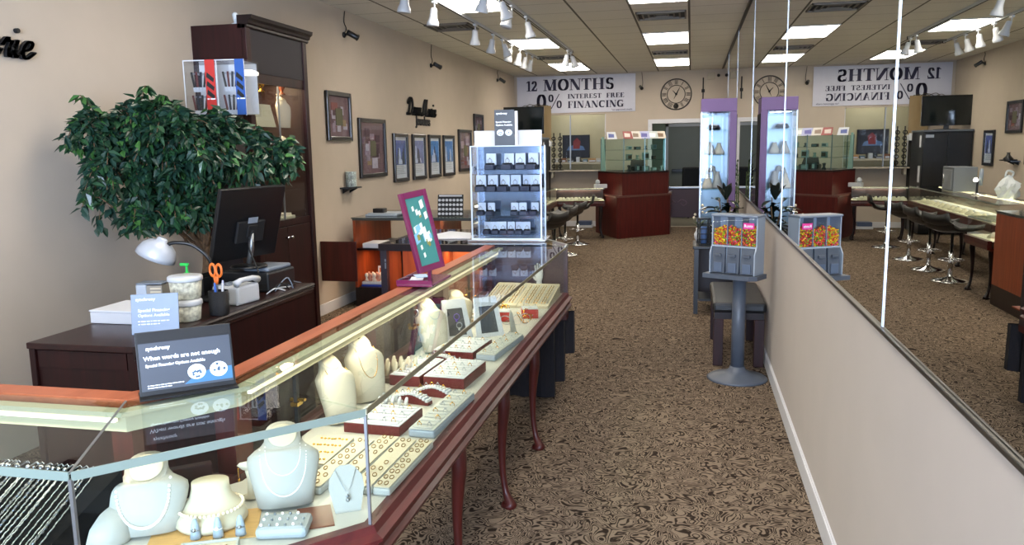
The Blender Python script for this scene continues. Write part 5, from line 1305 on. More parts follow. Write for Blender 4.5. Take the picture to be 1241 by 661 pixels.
# mats
o = MB().box(-.15, .1, -.07, .09, 0, .003).build('display_mat', BAMBOO); at_rot(o, -1.13, 1.655, R(25), DK+.0002); o.location.z = DK+.0002
for q in []: pass
tag(o, 'thin bamboo-coloured mat under the round bust', 'mat')
o = MB().box(-.045, .04, -.06, .06, 0, .004).build('display_mat', LEATHERB); at_rot(o, -.912, 1.755, R(30), DK+.0003); tag(o, 'brown leather mat behind the padded grey block', 'mat')
MATTOP = DK+.0036
for o in COL.objects:
    if o.parent is None and o.name.split('.')[0] in ('ring_cone', 'pearl_ring', 'necklace_bust', 'necklace', 'earring_stand', 'earring') and o.location.z < D0+.12 and o.location.y < 1.86 and -1.26 < o.location.x < -.98: o.location.z += .0032
# shallow tray at bottom
t = thing('jewellery_tray', 'shallow grey-rimmed tray with fine chains at the very bottom of the photo', 'tray', (-1.075, 1.535, D0), R(25))
MB().box(-.065, .065, -.045, .04, 0, .008).box(-.065, .065, -.045, -.04, .008, .016).box(-.065, .065, .035, .04, .008, .016).box(-.065, -.06, -.04, .035, .008, .016).box(.06, .065, -.04, .035, .008, .016).build('tray_body', GREYPAD, t)
MB().box(-.059, .059, -.039, .034, .0085, .011).build('tray_pad', CREAM, t)
o = MB().tube(smooth_pts([(-.05, 0, 0), (-.02, .02, 0), (.01, -.01, 0), (.04, .015, 0)], 5), .001, 5).build('fine_chain', GOLD); at_rot(o, -1.075, 1.535, R(25), D0+.0125); tag(o, 'fine gold chain in the shallow grey-rimmed tray', 'chain')
# dark wood block behind (under bust row)
t = thing('display_block', 'dark brown display block at the back of the showcase corner', 'block', (-1.345, 1.79, D0), R(40))
MB().box(-.05, .10, -.03, .0, 0, .09, bev=.003).build('block_body', MAHOG, t)
o = t

# ---- black velvet pad with silver chains
py0, py1, pz0, pz1 = 1.315, 1.60, DK+.012, DK+.16
pad = MB(); pxs = (-2.55, -1.40)
pad.add([(pxs[0], py0, DK+.001), (pxs[1], py0, DK+.001), (pxs[1]+.06, py1, DK+.001), (pxs[0], py1, DK+.001), (pxs[0], py0, pz0), (pxs[1], py0, pz0), (pxs[1]+.06, py1, pz1), (pxs[0], py1, pz1)], [(3, 2, 1, 0), (4, 5, 6, 7), (0, 1, 5, 4), (1, 2, 6, 5), (2, 3, 7, 6), (3, 0, 4, 7)])
o = pad.build('chain_pad', VELVET, origin=(-1.95, 1.45, DK)); tag(o, 'sloping black velvet pad covered in silver chains at the lower left', 'display pad')
sl = (pz1-pz0)/(py1-py0)
def chainmesh(r, tw_, n=90, clasp=True):
    mb = MB(); pts = []
    L_ = py1-py0-.02
    for i in range(n+1):
        y = L_*i/n; pts.append((r*.5*math.sin(i*tw_), y, sl*y+r+.0006))
    mb.tube(pts, [r*(1+.35*math.sin(i*2.1)) for i in range(n+1)], 5)
    if clasp: mb.ball((0, L_-.004, sl*L_+.004), r*2.1, 7, 5).tube([(0, L_-.002, sl*L_+.003), (.012, L_+.012, sl*L_+.012), (.02, L_+.008, sl*L_+.009)], .0014, 5)
    return mb
CH = [chainmesh(.0026, 1.1).build('silver_chain', SILVER), chainmesh(.0017, .8).build('silver_chain', SILVER), chainmesh(.0038, 1.6).build('silver_chain', mat('dark_steel', '#6c6e74', .3, 1.0))]
rnd = random.Random(21); x = -2.50; k = 0
while x < -1.395:
    j = k if k < 3 else rnd.choice([0, 0, 1, 1, 2])
    o = CH[j] if k < 3 else dup(CH[j])
    o.location = (x, py0+.006, pz0+sl*.006+.0002); o.rotation_euler = (0, 0, R(-2+rnd.uniform(-1.5, 1.5)))
    tag(o, 'silver chain laid up the sloping black velvet pad at the lower left', 'chain', 'silver chains on the black velvet pad'); x += rnd.uniform(.009, .019); k += 1

# ---- trays and rings
RING = MB().torus((0, 0, .0065), .0075, .0012, 12, 5, Matrix.Rotation(R(90), 4, 'X')).ball((0, 0, .0155), .0032, 7, 5).build('ring', GOLD)
RING2 = MB().torus((0, 0, .0065), .0075, .0012, 12, 5, Matrix.Rotation(R(90), 4, 'X')).ball((0, 0, .0155), .0036, 7, 5).build('ring', SILVER)
STUD = MB().ball((0, 0, .002), .0045, 7, 5, sc=(1, 1, .6)).ball((.013, 0, .002), .0045, 7, 5, sc=(1, 1, .6)).build('earring_pair', GOLD)
HOOP = MB().torus((0, 0, .004), .006, .0013, 12, 5, Matrix.Rotation(R(35), 4, 'X')).build('hoop_earring', mat('dark_gold', '#7a5a2a', .3, 1.0))
USED = set()
def put_item(src, x, y, z, rz, label, cat, group):
    o = src if src.name not in USED else dup(src)
    if o is src: USED.add(src.name)
    o.location = (x, y, z); o.rotation_euler = (0, 0, rz); tag(o, label, cat, group)
TRN = [0]
def tray(name, label, cat, x, y, rz, w, d, h, side, top, nx, ny, items, ilabel, icat, bars=True, slope=0, mx=.018):
    TRN[0] += 1
    t = thing(name, label, cat, (x, y, D0), rz)
    MB().box(-w/2, w/2, -d/2, d/2, 0, h-.004, bev=.006 if side is not WINE else .002).build('tray_side', side, t)
    m = MB().box(-w/2+.002, w/2-.002, -d/2+.002, d/2-.002, h-.0035, h, bev=.0015)
    m.build('tray_pad', top, t)
    if bars:
        m = MB()
        for j in range(ny):
            yy = -d/2+d*(j+.5)/ny
            m.box(-w/2+.012, w/2-.012, yy-d/ny*.36, yy-d/ny*.1, h, h+.0035, bev=.0015).box(-w/2+.012, w/2-.012, yy+d/ny*.1, yy+d/ny*.36, h, h+.0035, bev=.0015)
        m.build('padded_rolls', top, t)
    M_ = Matrix.Translation((x, y, 0)) @ Matrix.Rotation(rz, 4, 'Z')
    for j in range(ny):
        for i in range(nx):
            if random.random() < .08: continue
            p = M_ @ Vector((-w/2+mx+(w-2*mx)*(i+.5)/nx+random.uniform(-.002, .002), -d/2+d*(j+.5)/ny, 0))
            put_item(items[(i+j*3) % len(items)], p.x, p.y, D0+h+(-.002 if bars else .0002), rz+random.uniform(-.3, .3), ilabel, icat, 'pieces in the '+label[:40])
GC = 'jewellery tray'
# four columned earring trays by the joint (front right), long direction along y
tray('earring_tray', 'cream earring tray nearest the small flat bust, first of the slanted row', 'tray', -.985, 2.06, R(-2), .062, .36, .026, GREYPAD, CREAM, 2, 8, [HOOP], 'dark gold earring in the first slanted cream tray', 'earring', False, mx=.008)
tray('earring_tray', 'cream earring tray second in the slanted row by the front glass joint', 'tray', -.918, 2.11, R(-2), .062, .34, .026, GREYPAD, CREAM, 2, 8, [HOOP], 'dark gold earring in the second slanted cream tray', 'earring', False, mx=.008)
tray('earring_tray', 'cream earring tray third in the slanted row, behind the front glass joint', 'tray', -.852, 2.085, R(-1), .060, .36, .026, GREYPAD, CREAM, 2, 8, [HOOP], 'dark gold earring in the third slanted cream tray', 'earring', False, mx=.008)
tray('earring_tray', 'cream earring tray nearest the aisle glass, rightmost of the slanted row', 'tray', -.794, 2.085, R(-1), .05, .36, .026, GREYPAD, CREAM, 2, 9, [HOOP], 'dark gold earring in the rightmost slanted cream tray', 'earring', False, mx=.006)
tray('earring_tray', 'small cream earring tray behind the tall white bust, with three rows of pairs', 'tray', -1.09, 2.15, R(0), .13, .22, .02, GREYPAD, CREAM, 4, 4, [STUD], 'gold stud pair in the tray behind the tall white bust', 'earring', False)
tray('ring_tray', 'wine-red boxed ring tray nearest the camera', GC, -1.0, 2.445, R(-3), .2, .2, .036, WINE, WHITEV, 5, 3, [RING, RING2], 'ring in the nearest wine-red boxed tray', 'ring')
tray('ring_tray', 'long pale grey ring tray along the aisle glass, nearer one', GC, -.822, 2.55, R(-3), .09, .42, .03, GREYBLUE, GREYPAD, 2, 6, [RING, RING2], 'ring in the nearer long pale grey tray', 'ring', mx=.01)
tray('ring_tray', 'left one of the two joined wine-red boxed ring trays in the middle', GC, -1.075, 3.01, R(-4), .13, .27, .045, WINE, WHITEV, 3, 4, [RING, RING2], 'ring in the left of the joined wine-red trays', 'ring')
tray('ring_tray', 'right one of the two joined wine-red boxed ring trays in the middle', GC, -.915, 3.01, R(-4), .17, .27, .045, WINE, WHITEV, 4, 4, [RING2, RING], 'ring in the right of the joined wine-red trays', 'ring')
tray('ring_tray', 'wine-red boxed ring tray farthest from the camera, before the white easels', GC, -1.0, 3.42, R(-5), .19, .26, .04, WINE, WHITEV, 5, 3, [RING, RING2], 'ring in the farthest wine-red boxed tray', 'ring')
tray('ring_tray', 'long pale grey ring tray along the aisle glass, farther one', GC, -.842, 3.50, R(-6), .09, .42, .03, GREYBLUE, GREYPAD, 2, 6, [RING, RING2], 'ring in the farther long pale grey tray', 'ring', mx=.01)
# curved ring bars on wine wedges
def ring_bar(x, y, rz, n, label):
    t = thing('ring_bar', label, 'ring bar', (x, y, D0), rz)
    pts = []
    nseg = 12; w = .15
    poly = [(-w/2+w*i/nseg, .012+.022*math.sin(PI*i/nseg)) for i in range(nseg+1)]
    MB().plate([(-w/2, 0)]+poly+[(w/2, 0)], (0, -.01, 0), (1, 0, 0), (0, .0, 1), -.03).build('wedge', WINE, t)
    m = MB()
    for i in range(nseg):
        a, b = poly[i], poly[i+1]; m.box(a[0], b[0]-.001, -.014, .02, min(a[1], b[1])+.0005, max(a[1], b[1])+.006, bev=.002)
    m.build('padded_fingers', WHITEV, t)
    M_ = Matrix.Translation((x, y, D0)) @ Matrix.Rotation(rz, 4, 'Z')
    for i in range(n):
        f = (i+.5)/n; p = M_ @ Vector((-w/2+w*f, .0, .017+.022*math.sin(PI*f)))
        put_item([RING, RING2][i % 2], p.x, p.y, p.z, rz, label.replace('curved white ring bar', 'ring on the curved white bar')[:90], 'ring', 'rings on the '+label[:38])
ring_bar(-.985, 2.68, R(-12), 6, 'curved white ring bar on a wine-red wedge, nearest one')
ring_bar(-.925, 2.77, R(-12), 6, 'curved white ring bar on a wine-red wedge, middle one')
ring_bar(-1.04, 3.22, R(-12), 6, 'curved white ring bar on a wine-red wedge, farthest one')
# clusters of upright ring fingers
FING = MB().loft([(0, .009, .008, 0, 0), (.03, .009, .007, 0, .008), (.05, .008, .006, 0, .014), (.055, .004, .003, 0, .016)], 10).build('ring_finger', CREAM)
for k in range(12):
    put_item(FING, -1.21+.032*(k % 4)+.01*(k//4), 2.93+.045*(k//4), D0+.0225, R(-15), 'cream ring finger in the cluster left of the joined wine-red trays', 'ring stand', 'cream ring fingers in the cluster')
o = MB().box(-.08, .09, -.07, .10, 0, .022, bev=.003).build('display_block', mat('brown_block', '#4d3a2c', .5)); at_rot(o, -1.165, 2.97, 0); tag(o, 'low brown block carrying the cluster of cream ring fingers', 'block')
FING2 = MB().loft([(0, .008, .007, 0, 0), (.018, .008, .006, 0, .006), (.03, .005, .004, 0, .01)], 10).build('ring_finger', WHITEV)
for k in range(10):
    put_item(FING2, -1.10+.026*(k % 5), 2.64+.04*(k//5), D0, R(-20), 'short white ring finger between the nearest wine-red tray and the ring bars', 'ring stand', 'short white ring fingers')
# gold busts
GB = mat('ivory_bust_velvet', '#c8bea9', .6)
bE = bust(.15, .21, .10, GB, -1.15, 2.44, R(50), R(-14), 'ivory neck bust nearer the camera in the middle of the showcase, chain over it')
bE.scale = (.9, 1.1, 1)
bF = bust(.15, .225, .10, GB, -1.145, 2.68, R(48), R(-14), 'ivory neck bust just behind another ivory bust in the middle of the showcase')
bG = bust(.15, .225, .11, GB, -1.13, 3.42, R(45), R(-14), 'ivory neck bust standing alone before the two white easels')
for b_, l in ((bE, 'gold chain round the nearer ivory bust'), (bF, 'gold chain round the ivory bust just behind another')):
    drape(b_, strand(.15, .21 if b_ is bE else .225, .10, .5, .88, .036, .0013, 40, GOLD, chain=True), l)
drape(bG, strand(.15, .225, .11, .25, .9, .03, .0013, 40, SILVER, chain=True), 'fine chain round the ivory bust before the white easels')
o = MB().torus((0, 0, 0), .016, .003, 16, 6, Matrix.Rotation(R(80), 4, 'X')).build('hoop_earring', SILVER); o.location = (-1.205, 3.36, D0+.19); tag(o, 'silver hoop hung at the side of the lone ivory bust', 'earring')
bH = bust(.16, .17, .08, CREAM, -1.165, 3.95, R(40), R(-12), 'cream neck bust far back in the showcase behind the white easels')
# white easels with dark centre
def easel(x, y, rz, label):
    t = thing('display_easel', label, 'display stand', (x, y, D0), rz)
    Rm = Matrix.Rotation(R(-20), 4, 'X'); w, h = .075, .2
    ou = [(-w, 0), (w, 0), (w*.8, h), (-w*.8, h)]
    m = MB()
    m.plate([(-w, 0), (-w+.028, 0), (-w*.8+.022, h), (-w*.8, h)], (0, 0, 0), (1, 0, 0), (0, 0, 1), -.01).plate([(w-.028, 0), (w, 0), (w*.8, h), (w*.8-.022, h)], (0, 0, 0), (1, 0, 0), (0, 0, 1), -.01)
    m.plate([(-w*.86, h-.045), (w*.86, h-.045), (w*.8, h), (-w*.8, h)], (0, -.0005, 0), (1, 0, 0), (0, 0, 1), -.009).plate([(-w, 0), (w, 0), (w, .02), (-w, .02)], (0, -.0005, 0), (1, 0, 0), (0, 0, 1), -.009)
    m.xf(Rm).build('easel_frame', WHITEV, t)
    MB().box(-.05, .05, .003, .006, .02, h-.045).xf(Rm).build('dark_centre', mat('dark_grey_felt', '#3f4247', .8), t)
    MB().box(-.01, .01, .05, .11, .0, .004).build('easel_foot', WHITEV, t)
easel(-1.09, 3.66, R(38), 'white display easel with dark centre, left one beside the lone ivory bust')
easel(-.95, 3.74, R(38), 'white display easel with dark centre, right one nearer the aisle')
for k, (x, y, z, c) in enumerate(((-1.09, 3.63, .12, mat('violet_gem', '#5b3f9a', .2)), (-1.075, 3.62, .08, SILVER))):
    o = MB().torus((0, 0, 0), .014, .002, 12, 5, Matrix.Rotation(R(80), 4, 'X')).ball((0, 0, -.02), .007, 8, 6).build('pendant', c); o.location = (x, y, D0+z); tag(o, ['violet gem pendant hung on the left white easel', 'silver pendant hung on the left white easel'][k], 'pendant')
# far end: bangle clusters, pads with chains
BANG = [MB().torus((0, 0, 0), .03, .0025, 18, 5, Matrix.Rotation(R(60), 4, 'X')).build('bangle', GOLD), MB().torus((0, 0, 0), .028, .002, 18, 5, Matrix.Rotation(R(65), 4, 'Y')).build('bangle', SILVER)]
rnd = random.Random(8)
for k in range(34):
    put_item(BANG[k % 2], rnd.uniform(-1.17, -.83), rnd.uniform(3.95, 4.38), D0+.031, rnd.uniform(0, 6), 'thin bangle standing in the crowd of bangles at the far half of the showcase', 'bangle', 'bangles crowded in the far half')
for k in range(2):
    t = thing('jewellery_tray', ['small red and white tray among the bangles, left one', 'small red and white tray among the bangles, right one'][k], 'tray', (-.98+.13*k, 4.12+.1*k, D0), R(15))
    MB().box(-.045, .045, -.04, .04, 0, .05, bev=.003).build('tray_side', REDP, t); MB().box(-.043, .043, -.038, .038, .0505, .056).build('tray_pad', WHITEV, t)
o = MB().plate([(-.02, 0), (.02, 0), (.012, .09), (.002, .11), (-.01, .08)], (0, 0, 0), (1, 0, 0), (0, .2, 1), .006).build('display_fin', WB); at_rot(o, -.865, 3.86, R(60)); tag(o, 'pale blue-white pointed card standing beyond the farther long grey tray', 'display card')
for s_, (xa, xb, ya, yb, zt, lab) in enumerate(((-1.19, -.98, 4.46, 4.92, .05, 'left'), (-.975, -.79, 4.46, 4.9, .05, 'right'))):
    t = thing('chain_pad', 'cream pad of gold chains at the far end of the front showcase, %s one' % lab, 'display pad', ((xa+xb)/2, (ya+yb)/2, D0))
    hx, hy = (xb-xa)/2, (yb-ya)/2
    MB().add([(-hx, -hy, 0), (hx, -hy, 0), (hx, hy, 0), (-hx, hy, 0), (-hx, -hy, .015), (hx, -hy, .015), (hx, hy, .07), (-hx, hy, .07)], [(3, 2, 1, 0), (4, 5, 6, 7), (0, 1, 5, 4), (1, 2, 6, 5), (2, 3, 7, 6), (3, 0, 4, 7)]).build('pad_block', CREAM, t)
    sl2 = .055/(2*hy)
    for k in range(11):
        if k == 0 and s_ == 0:
            GCH = []
            for c in (GOLD, SILVER, GOLD):
                m = MB(); pts = [(.002*math.sin(i*.9), .36*i/40, sl2*.36*i/40) for i in range(41)]
                m.tube(pts, [.0022*(1+.4*math.sin(2*i)) for i in range(41)], 5); GCH.append(m.build('gold_chain', c))
        src = GCH[k % 3] if not (k < 3 and s_ == 0) else GCH[k]
        o = GCH[k] if (k < 3 and s_ == 0) else dup(src)
        o.location = (xa+.015+(xb-xa-.03)*k/10, ya+.04, D0+.0152+sl2*.04+.003); tag(o, 'chain laid across the %s cream pad at the far end' % lab, 'chain', 'chains on the %s cream pad' % lab)
# display hand
t = thing('display_hand', 'white display hand standing upright at the far end of the front showcase', 'display hand', (-.93, 4.935, D0), R(20))
m = MB().loft([(0, .022, .018, 0, 0), (.05, .018, .015, 0, 0), (.08, .017, .012, 0, 0), (.10, .024, .012, .0, -.002), (.13, .028, .011, -.002, -.006), (.145, .025, .009, -.002, -.008)], 18)
m.build('wrist_and_palm', mat('ivory_hand', '#dcd9d6', .35), t)
for k, (x, L_, c) in enumerate(((-.022, .05, .018), (-.008, .062, .02), (.006, .058, .02), (.018, .045, .016))):
    MB().tube(smooth_pts([(x, -.007, .138), (x-.002, -.012, .138+L_*.45), (x-.006, -.012-c*.7, .138+L_*.8), (x-.009, -.012-c*1.5, .138+L_)], 4), [.0062]*5+[.0055]*4+[.0048]*3+[.003], 8).build('finger', MATS['ivory_hand'], t)
MB().tube(smooth_pts([(-.02, -.0, .09), (-.036, -.008, .108), (-.043, -.018, .13)], 4), [.008, .0075, .007, .007, .0065, .006, .0055, .005, .004], 8).build('thumb', MATS['ivory_hand'], t)

# ================================================================== BACK COUNTER RUN (L-shaped showcases), stools
def slim_case(name, label, P0, P1, dep, zd, zt, legs, side=1):
    # front edge from P0 to P1, body lies to the left of P0->P1 when side=1
    t = thing(name, label, 'display case', ((P0[0]+P1[0])/2, (P0[1]+P1[1])/2, 0))
    F = [P0, P1]; B = offs(F, dep*side)
    poly = [P0, P1, B[1], B[0]]
    MB().prism(poly, zd-.1, zd-.075).build('base_board', CHERRY_V, t, world=True)
    m = MB(); sweep(m, F, [(-.02*side, zd-.09), (-.025*side, zd-.05), (-.02*side, zd-.02), (-.025*side, zd), (.02*side, zd), (.02*side, zd-.09)]); m.build('front_rail', CHERRY_V, t, world=True)
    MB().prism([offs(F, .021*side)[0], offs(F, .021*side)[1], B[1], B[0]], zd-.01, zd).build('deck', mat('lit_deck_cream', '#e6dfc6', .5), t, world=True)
    MB().prism(poly, zt-.006, zt).build('top_glass', GLASS, t, world=True)
    m = MB(); wallstrip(m, F, zd+.001, zt-.007, .005*side); m.build('front_glass', GLASS, t, world=True)
    m = MB(); wallstrip(m, F, zt-.012, zt+.001, -.004*side); m.build('glass_edge', GEDGE, t, world=True)
    m = MB(); sweep(m, B, [(0, zd), (0, zt), (-.03*side, zt), (-.03*side, zd)]); m.build('back_frame', ESPRESSO, t, world=True)
    Lb = offs(F, (dep-.05)*side)
    m = MB(); sweep(m, Lb, [(0, zt-.03), (0, zt-.012), (-.03*side, zt-.012), (-.03*side, zt-.03)]); m.build('lamp_tube', TUBEM, t, world=True)
    for f in legs:
        for q in (offs(F, .05*side), offs(F, (dep-.06)*side)):
            x = q[0][0]+(q[1][0]-q[0][0])*f; y = q[0][1]+(q[1][1]-q[0][1])*f
            cabriole(MB(), x, y, zd-.1, (1 if side > 0 else .3), -.5).build('leg', ESPRESSO, t, world=True)
    mid = ((Lb[0][0]+Lb[1][0])/2, (Lb[0][1]+Lb[1][1])/2)
    L_ = math.hypot(P1[0]-P0[0], P1[1]-P0[1]); ang = math.atan2(P1[1]-P0[1], P1[0]-P0[0])
    l = area('showcase_lamp', (0, 0, 0), (0, 0, ang), L_*.9, .03, 7*L_, (1, .88, .62)); l.parent = t; l.location = (mid[0]-t.location.x, mid[1]-t.location.y, zt-.035)
    return t
slim_case('display_case', 'long lit showcase on curved legs behind the bar stools in the mirror', (-2.2, 9.75), (-2.3, 13.9), .5, .67, .90, (.03, .35, .65, .97), 1)
slim_case('display_case', 'lit showcase running from the left toward the red reception counter', (-2.3, 13.95), (-1.47, 14.1), .42, .66, .87, (.06, .93), 1)
slim_case('display_case', 'short low showcase of jewellery between the orange-lit cabinet and the stools', (-1.82, 8.8), (-1.82, 9.5), .45, .6, .8, (.1, .9), 1)
BLOB = [MB().loft([(0, .06, .045, 0, 0), (.008, .065, .05, 0, 0), (.03, .055, .04, 0, .01), (.045, .03, .02, 0, .015), (.06, .025, .015, 0, .015)], 12).build('jewellery_display', GB),
        MB().box(-.06, .06, -.05, .05, 0, .02, bev=.005).box(-.05, .05, -.04, .04, .02, .026).build('jewellery_tray', WHITEV)]
rnd = random.Random(31)
grp = ['small cream jewellery forms in the far lit showcases', 'small white trays in the far lit showcases']
lb = ['small cream jewellery form in the far lit showcases', 'small white tray in the far lit showcases']
fl_ = 0
for k in range(54):
    if k < 20: f = k/20; x = -2.2+.68*f-.05; y = 14.06+.15*f+(.16 if k % 2 else 0); z = .6605
    elif k < 50: f = (k-20)/30; x = -2.31-.1*f-(.2 if k % 2 else 0)-.0; y = 9.85+3.9*f; z = .6705
    else: f = (k-50)/4; x = -1.95-.08*(k % 2); y = 8.85+.5*f; z = .6005
    s_ = BLOB[k % 2]; o = s_ if k < 2 else dup(s_)
    o.location = (x, y, z); o.rotation_euler = (0, 0, rnd.uniform(0, 3)); tag(o, lb[k % 2], ['jewellery display', 'tray'][k % 2], grp[k % 2])
# stools
bs = thing('bar_stool', 'x', 'stool', (-2.0, 9.96, 0), 0, 'black bar stools along the staff-side showcase')
MB().lathe([(.20, 0), (.205, .006), (.17, .02), (.06, .04), (.03, .06)], n=28).build('stool_base', CHROME, bs)
MB().lathe([(.028, .055), (.028, .35), (.018, .352), (.018, .56)], n=16).build('gas_column', CHROME, bs)
MB().torus((.0, 0, .25), .13, .009, 24, 6).tube([(0, .02, .26), (0, .13, .25)], .008).tube([(0, -.02, .26), (0, -.13, .25)], .008).build('foot_ring', CHROME, bs)
m = MB(); N = 18
vs = []; fs = []
prof = [(.24, .60), (.2, .575), (.1, .565), (0, .565), (-.12, .57), (-.19, .60), (-.23, .68), (-.25, .78)]
for i, (a, z) in enumerate(prof):
    for j in range(9):
        b = (j-4)/4; w = .21*(1-.15*max(0, (i-5))/2)
        vs.append((a, b*w, z+.03*b*b))
nv = len(vs)
vs += [(x+(-.02 if i//9 > 5 else 0), y, z+.04) if i//9 <= 5 else (x-.035, y, z) for i, (x, y, z) in enumerate(vs)]
for i in range(len(prof)-1):
    for j in range(8):
        a = i*9+j; fs.append((a, a+1, a+10, a+9)); fs.append((nv+a, nv+a+9, nv+a+10, nv+a+1))
for j in range(8): fs.append((j, nv+j, nv+j+1, j+1)); e = (len(prof)-1)*9+j; fs.append((e, e+1, nv+e+1, nv+e))
for i in range(len(prof)-1): a = i*9; fs.append((a, a+9, nv+a+9, nv+a)); a = i*9+8; fs.append((a, nv+a, nv+a+9, a+9))
m.add(vs, fs, 0, True).build('seat_shell', BLKLEATHER, bs)
sls = ['black leather bar stool on a chrome base, nearest of the four in the mirror', 'black leather bar stool on a chrome base, second nearest in the mirror', 'black leather bar stool on a chrome base, third in the mirror', 'black leather bar stool on a chrome base, farthest of the four in the mirror']
for k, (x, y, a) in enumerate(((-1.82, 9.98, 150), (-1.82, 10.85, 170), (-1.82, 11.8, 160), (-1.82, 13.15, 185))):
    o = bs if k == 0 else dup(bs); o.location = (x, y, 0); o.rotation_euler = (0, 0, R(a)); o['label'] = sls[k]

# black cabinet with television, grey safe, microscope, bag
bc = thing('black_cabinet', 'tall black two-door cabinet in the far left corner carrying the television', 'cabinet', (-3.1, 15.3, 0))
MB().box(-.4, .36, -.3, .45, .02, 1.76, bev=.006).build('cabinet_body', mat('satin_black_metal', '#0f1216', .35), bc)
for a, b in ((-.395, -.022), (-.018, .355)): MB().box(a, b, -.318, -.301, .05, 1.74, bev=.004).build('cabinet_door', mat('satin_black_metal', '#0f1216', .35), bc)
MB().box(-.41, .37, -.33, .46, 1.761, 1.79).build('top_trim', mat('grey_edge', '#60666e', .4), bc)
for i, (x, z, w, h) in enumerate(((.32, 1.5, .1, .2), (.25, .9, .13, .28))): MB().box(.361, .363, -.25+x*.2, -.25+x*.2+w, z, z+h).build('paper_note', PAPER, bc)
MB().box(.2, .33, -.32, -.319, 1.66, 1.71).build('sticker', mat('sticker_grey', '#9ba3b0', .5), bc)
ty = thing('television', 'large switched-off black television on top of the tall black cabinet', 'television', (-3.15, 15.25, 1.792), R(4))
MB().box(-.40, .40, -.03, .03, .07, .58, bev=.006).build('television_case', mat('gloss_black', '#08090a', .12), ty)
MB().box(-.375, .375, -.034, -.031, .1, .555).build('screen', mat('dark_glossy_screen', '#0d1414', .06), ty)
MB().box(-.04, .04, -.02, .02, .015, .07).lathe([(.2, 0), (.2, .008), (.06, .016)], (0, 0, 0), 26, sy=.6).build('stand', BLACK, ty)
c2 = thing('black_cabinet', 'narrower black cabinet with papers, right of the tall black cabinet near the service window', 'cabinet', (-2.85, 15.98, 0))
MB().box(-.1, .06, -.17, .2, 0, 1.62, bev=.005).build('cabinet_body', BLACKM, c2); MB().box(-.08, .045, -.185, -.1705, .05, 1.58, bev=.004).build('cabinet_door', BLACK, c2)
MB().box(-.02, .04, -.19, -.186, 1.2, 1.3).build('paper_note', PAPER, c2)
o = MB().box(-.1, .1, -.1, .1, 0, .1, bev=.01).box(-.09, .07, -.08, .06, .1, .13).build('paper_pile', PAPER); o.location = (-2.83, 15.98, 1.621); tag(o, 'pile of papers on top of the narrower black cabinet', 'paper stack')
# leaning board behind
o = MB().box(-.17, .17, -.01, .01, 0, .8).build('board', mat('tan_board', '#8f7a58', .8)); o.location = (-2.93, 16.14, 1.64); tag(o, 'plain tan board standing on the black cabinet against the back wall', 'board'); o.location.z = 1.625
COL.objects.remove if False else None
sf = thing('steel_box', 'grey metal box like a small safe on the showcase before the black cabinet', 'safe', (-2.72, 12.4, .902), R(0))
SGREY = mat('steel_grey_paint', '#6f747a', .4, .3)
MB().box(-.0, .3, -.25, .25, 0, .34, bev=.008).build('box_body', SGREY, sf); MB().box(.301, .308, -.2, .2, .03, .3, bev=.003).build('box_door', mat('steel_grey_light', '#8b9096', .4, .3), sf)
MB().tube([(.315, .14, .1), (.315, .14, .24)], .008).build('door_handle', CHROME, sf)
ms = thing('microscope', 'small microscope with a lit lamp on the staff-side showcase', 'microscope', (-2.55, 11.5, .902), R(20))
MB().lathe([(.09, 0), (.09, .015), (.03, .025)], n=20, sy=.7).build('microscope_base', CHROME, ms)
MB().tube(smooth_pts([(.03, .05, .02), (.03, .06, .15), (.0, .03, .25), (-.01, 0, .27)], 4), .014, 10).build('arm', BLACK, ms)
MB().tube([(-.01, -.02, .12), (-.01, .0, .25), (-.01, .03, .33)], [.02, .026, .02], 12).build('optical_tube', GREYM, ms)
MB().lathe([(.02, 0), (.03, .02), (.015, .05)], (.05, -.02, .17), 14).build('lamp_head', LENSM, ms)
bg = thing('plastic_bag', 'crumpled white plastic bag on the staff-side showcase beside the microscope', 'bag', (-2.62, 10.75, .902))
bm = bmesh.new(); bmesh.ops.create_icosphere(bm, subdivisions=3, radius=1)
rnd = random.Random(6)
for v in bm.verts:
    k = 1+rnd.uniform(-.12, .12)+.12*math.sin(v.co.x*9+v.co.z*6); top = max(0, v.co.z-.5)
    v.co = Vector((v.co.x*.13*k*(1-top), v.co.y*.11*k*(1-top), (max(v.co.z, -.7)+.7)*.15+top*.06))
MB().bm(bm).build('bag_body', mat('white_plastic_bag', '#c6ccce', .5), bg)
MB().tube(smooth_pts([(-.03, 0, .25), (-.05, .01, .31), (.02, .0, .33), (.04, 0, .25)], 4), .012, 6).build('bag_handles', MATS['white_plastic_bag'], bg)
t = thing('card_rack', 'pale sign-holder box on the red counter corner above the far showcase', 'card holder', (-1.56, 14.3, .8715), R(25))
MB().box(-.12, .1, -.06, .04, 0, .07, bev=.006).build('holder', WHITEP, t); MB().lathe([(.03, 0), (.045, .03), (.03, .07), (.01, .08)], (-.06, 0, .071), 12).build('knob', WHITEP, t)
t = thing('device_box', 'blue and white boxes on the floor against the back wall', 'box', (-2.05, 16.02, 0))
MB().box(-.16, .14, -.12, .1, 0, .05, bev=.004).build('lower_box', PAPER, t); MB().box(-.14, .12, -.12, .09, .0505, .13, bev=.004).build('upper_box', mat('blue_grey_box', '#4b5a78', .5), t)

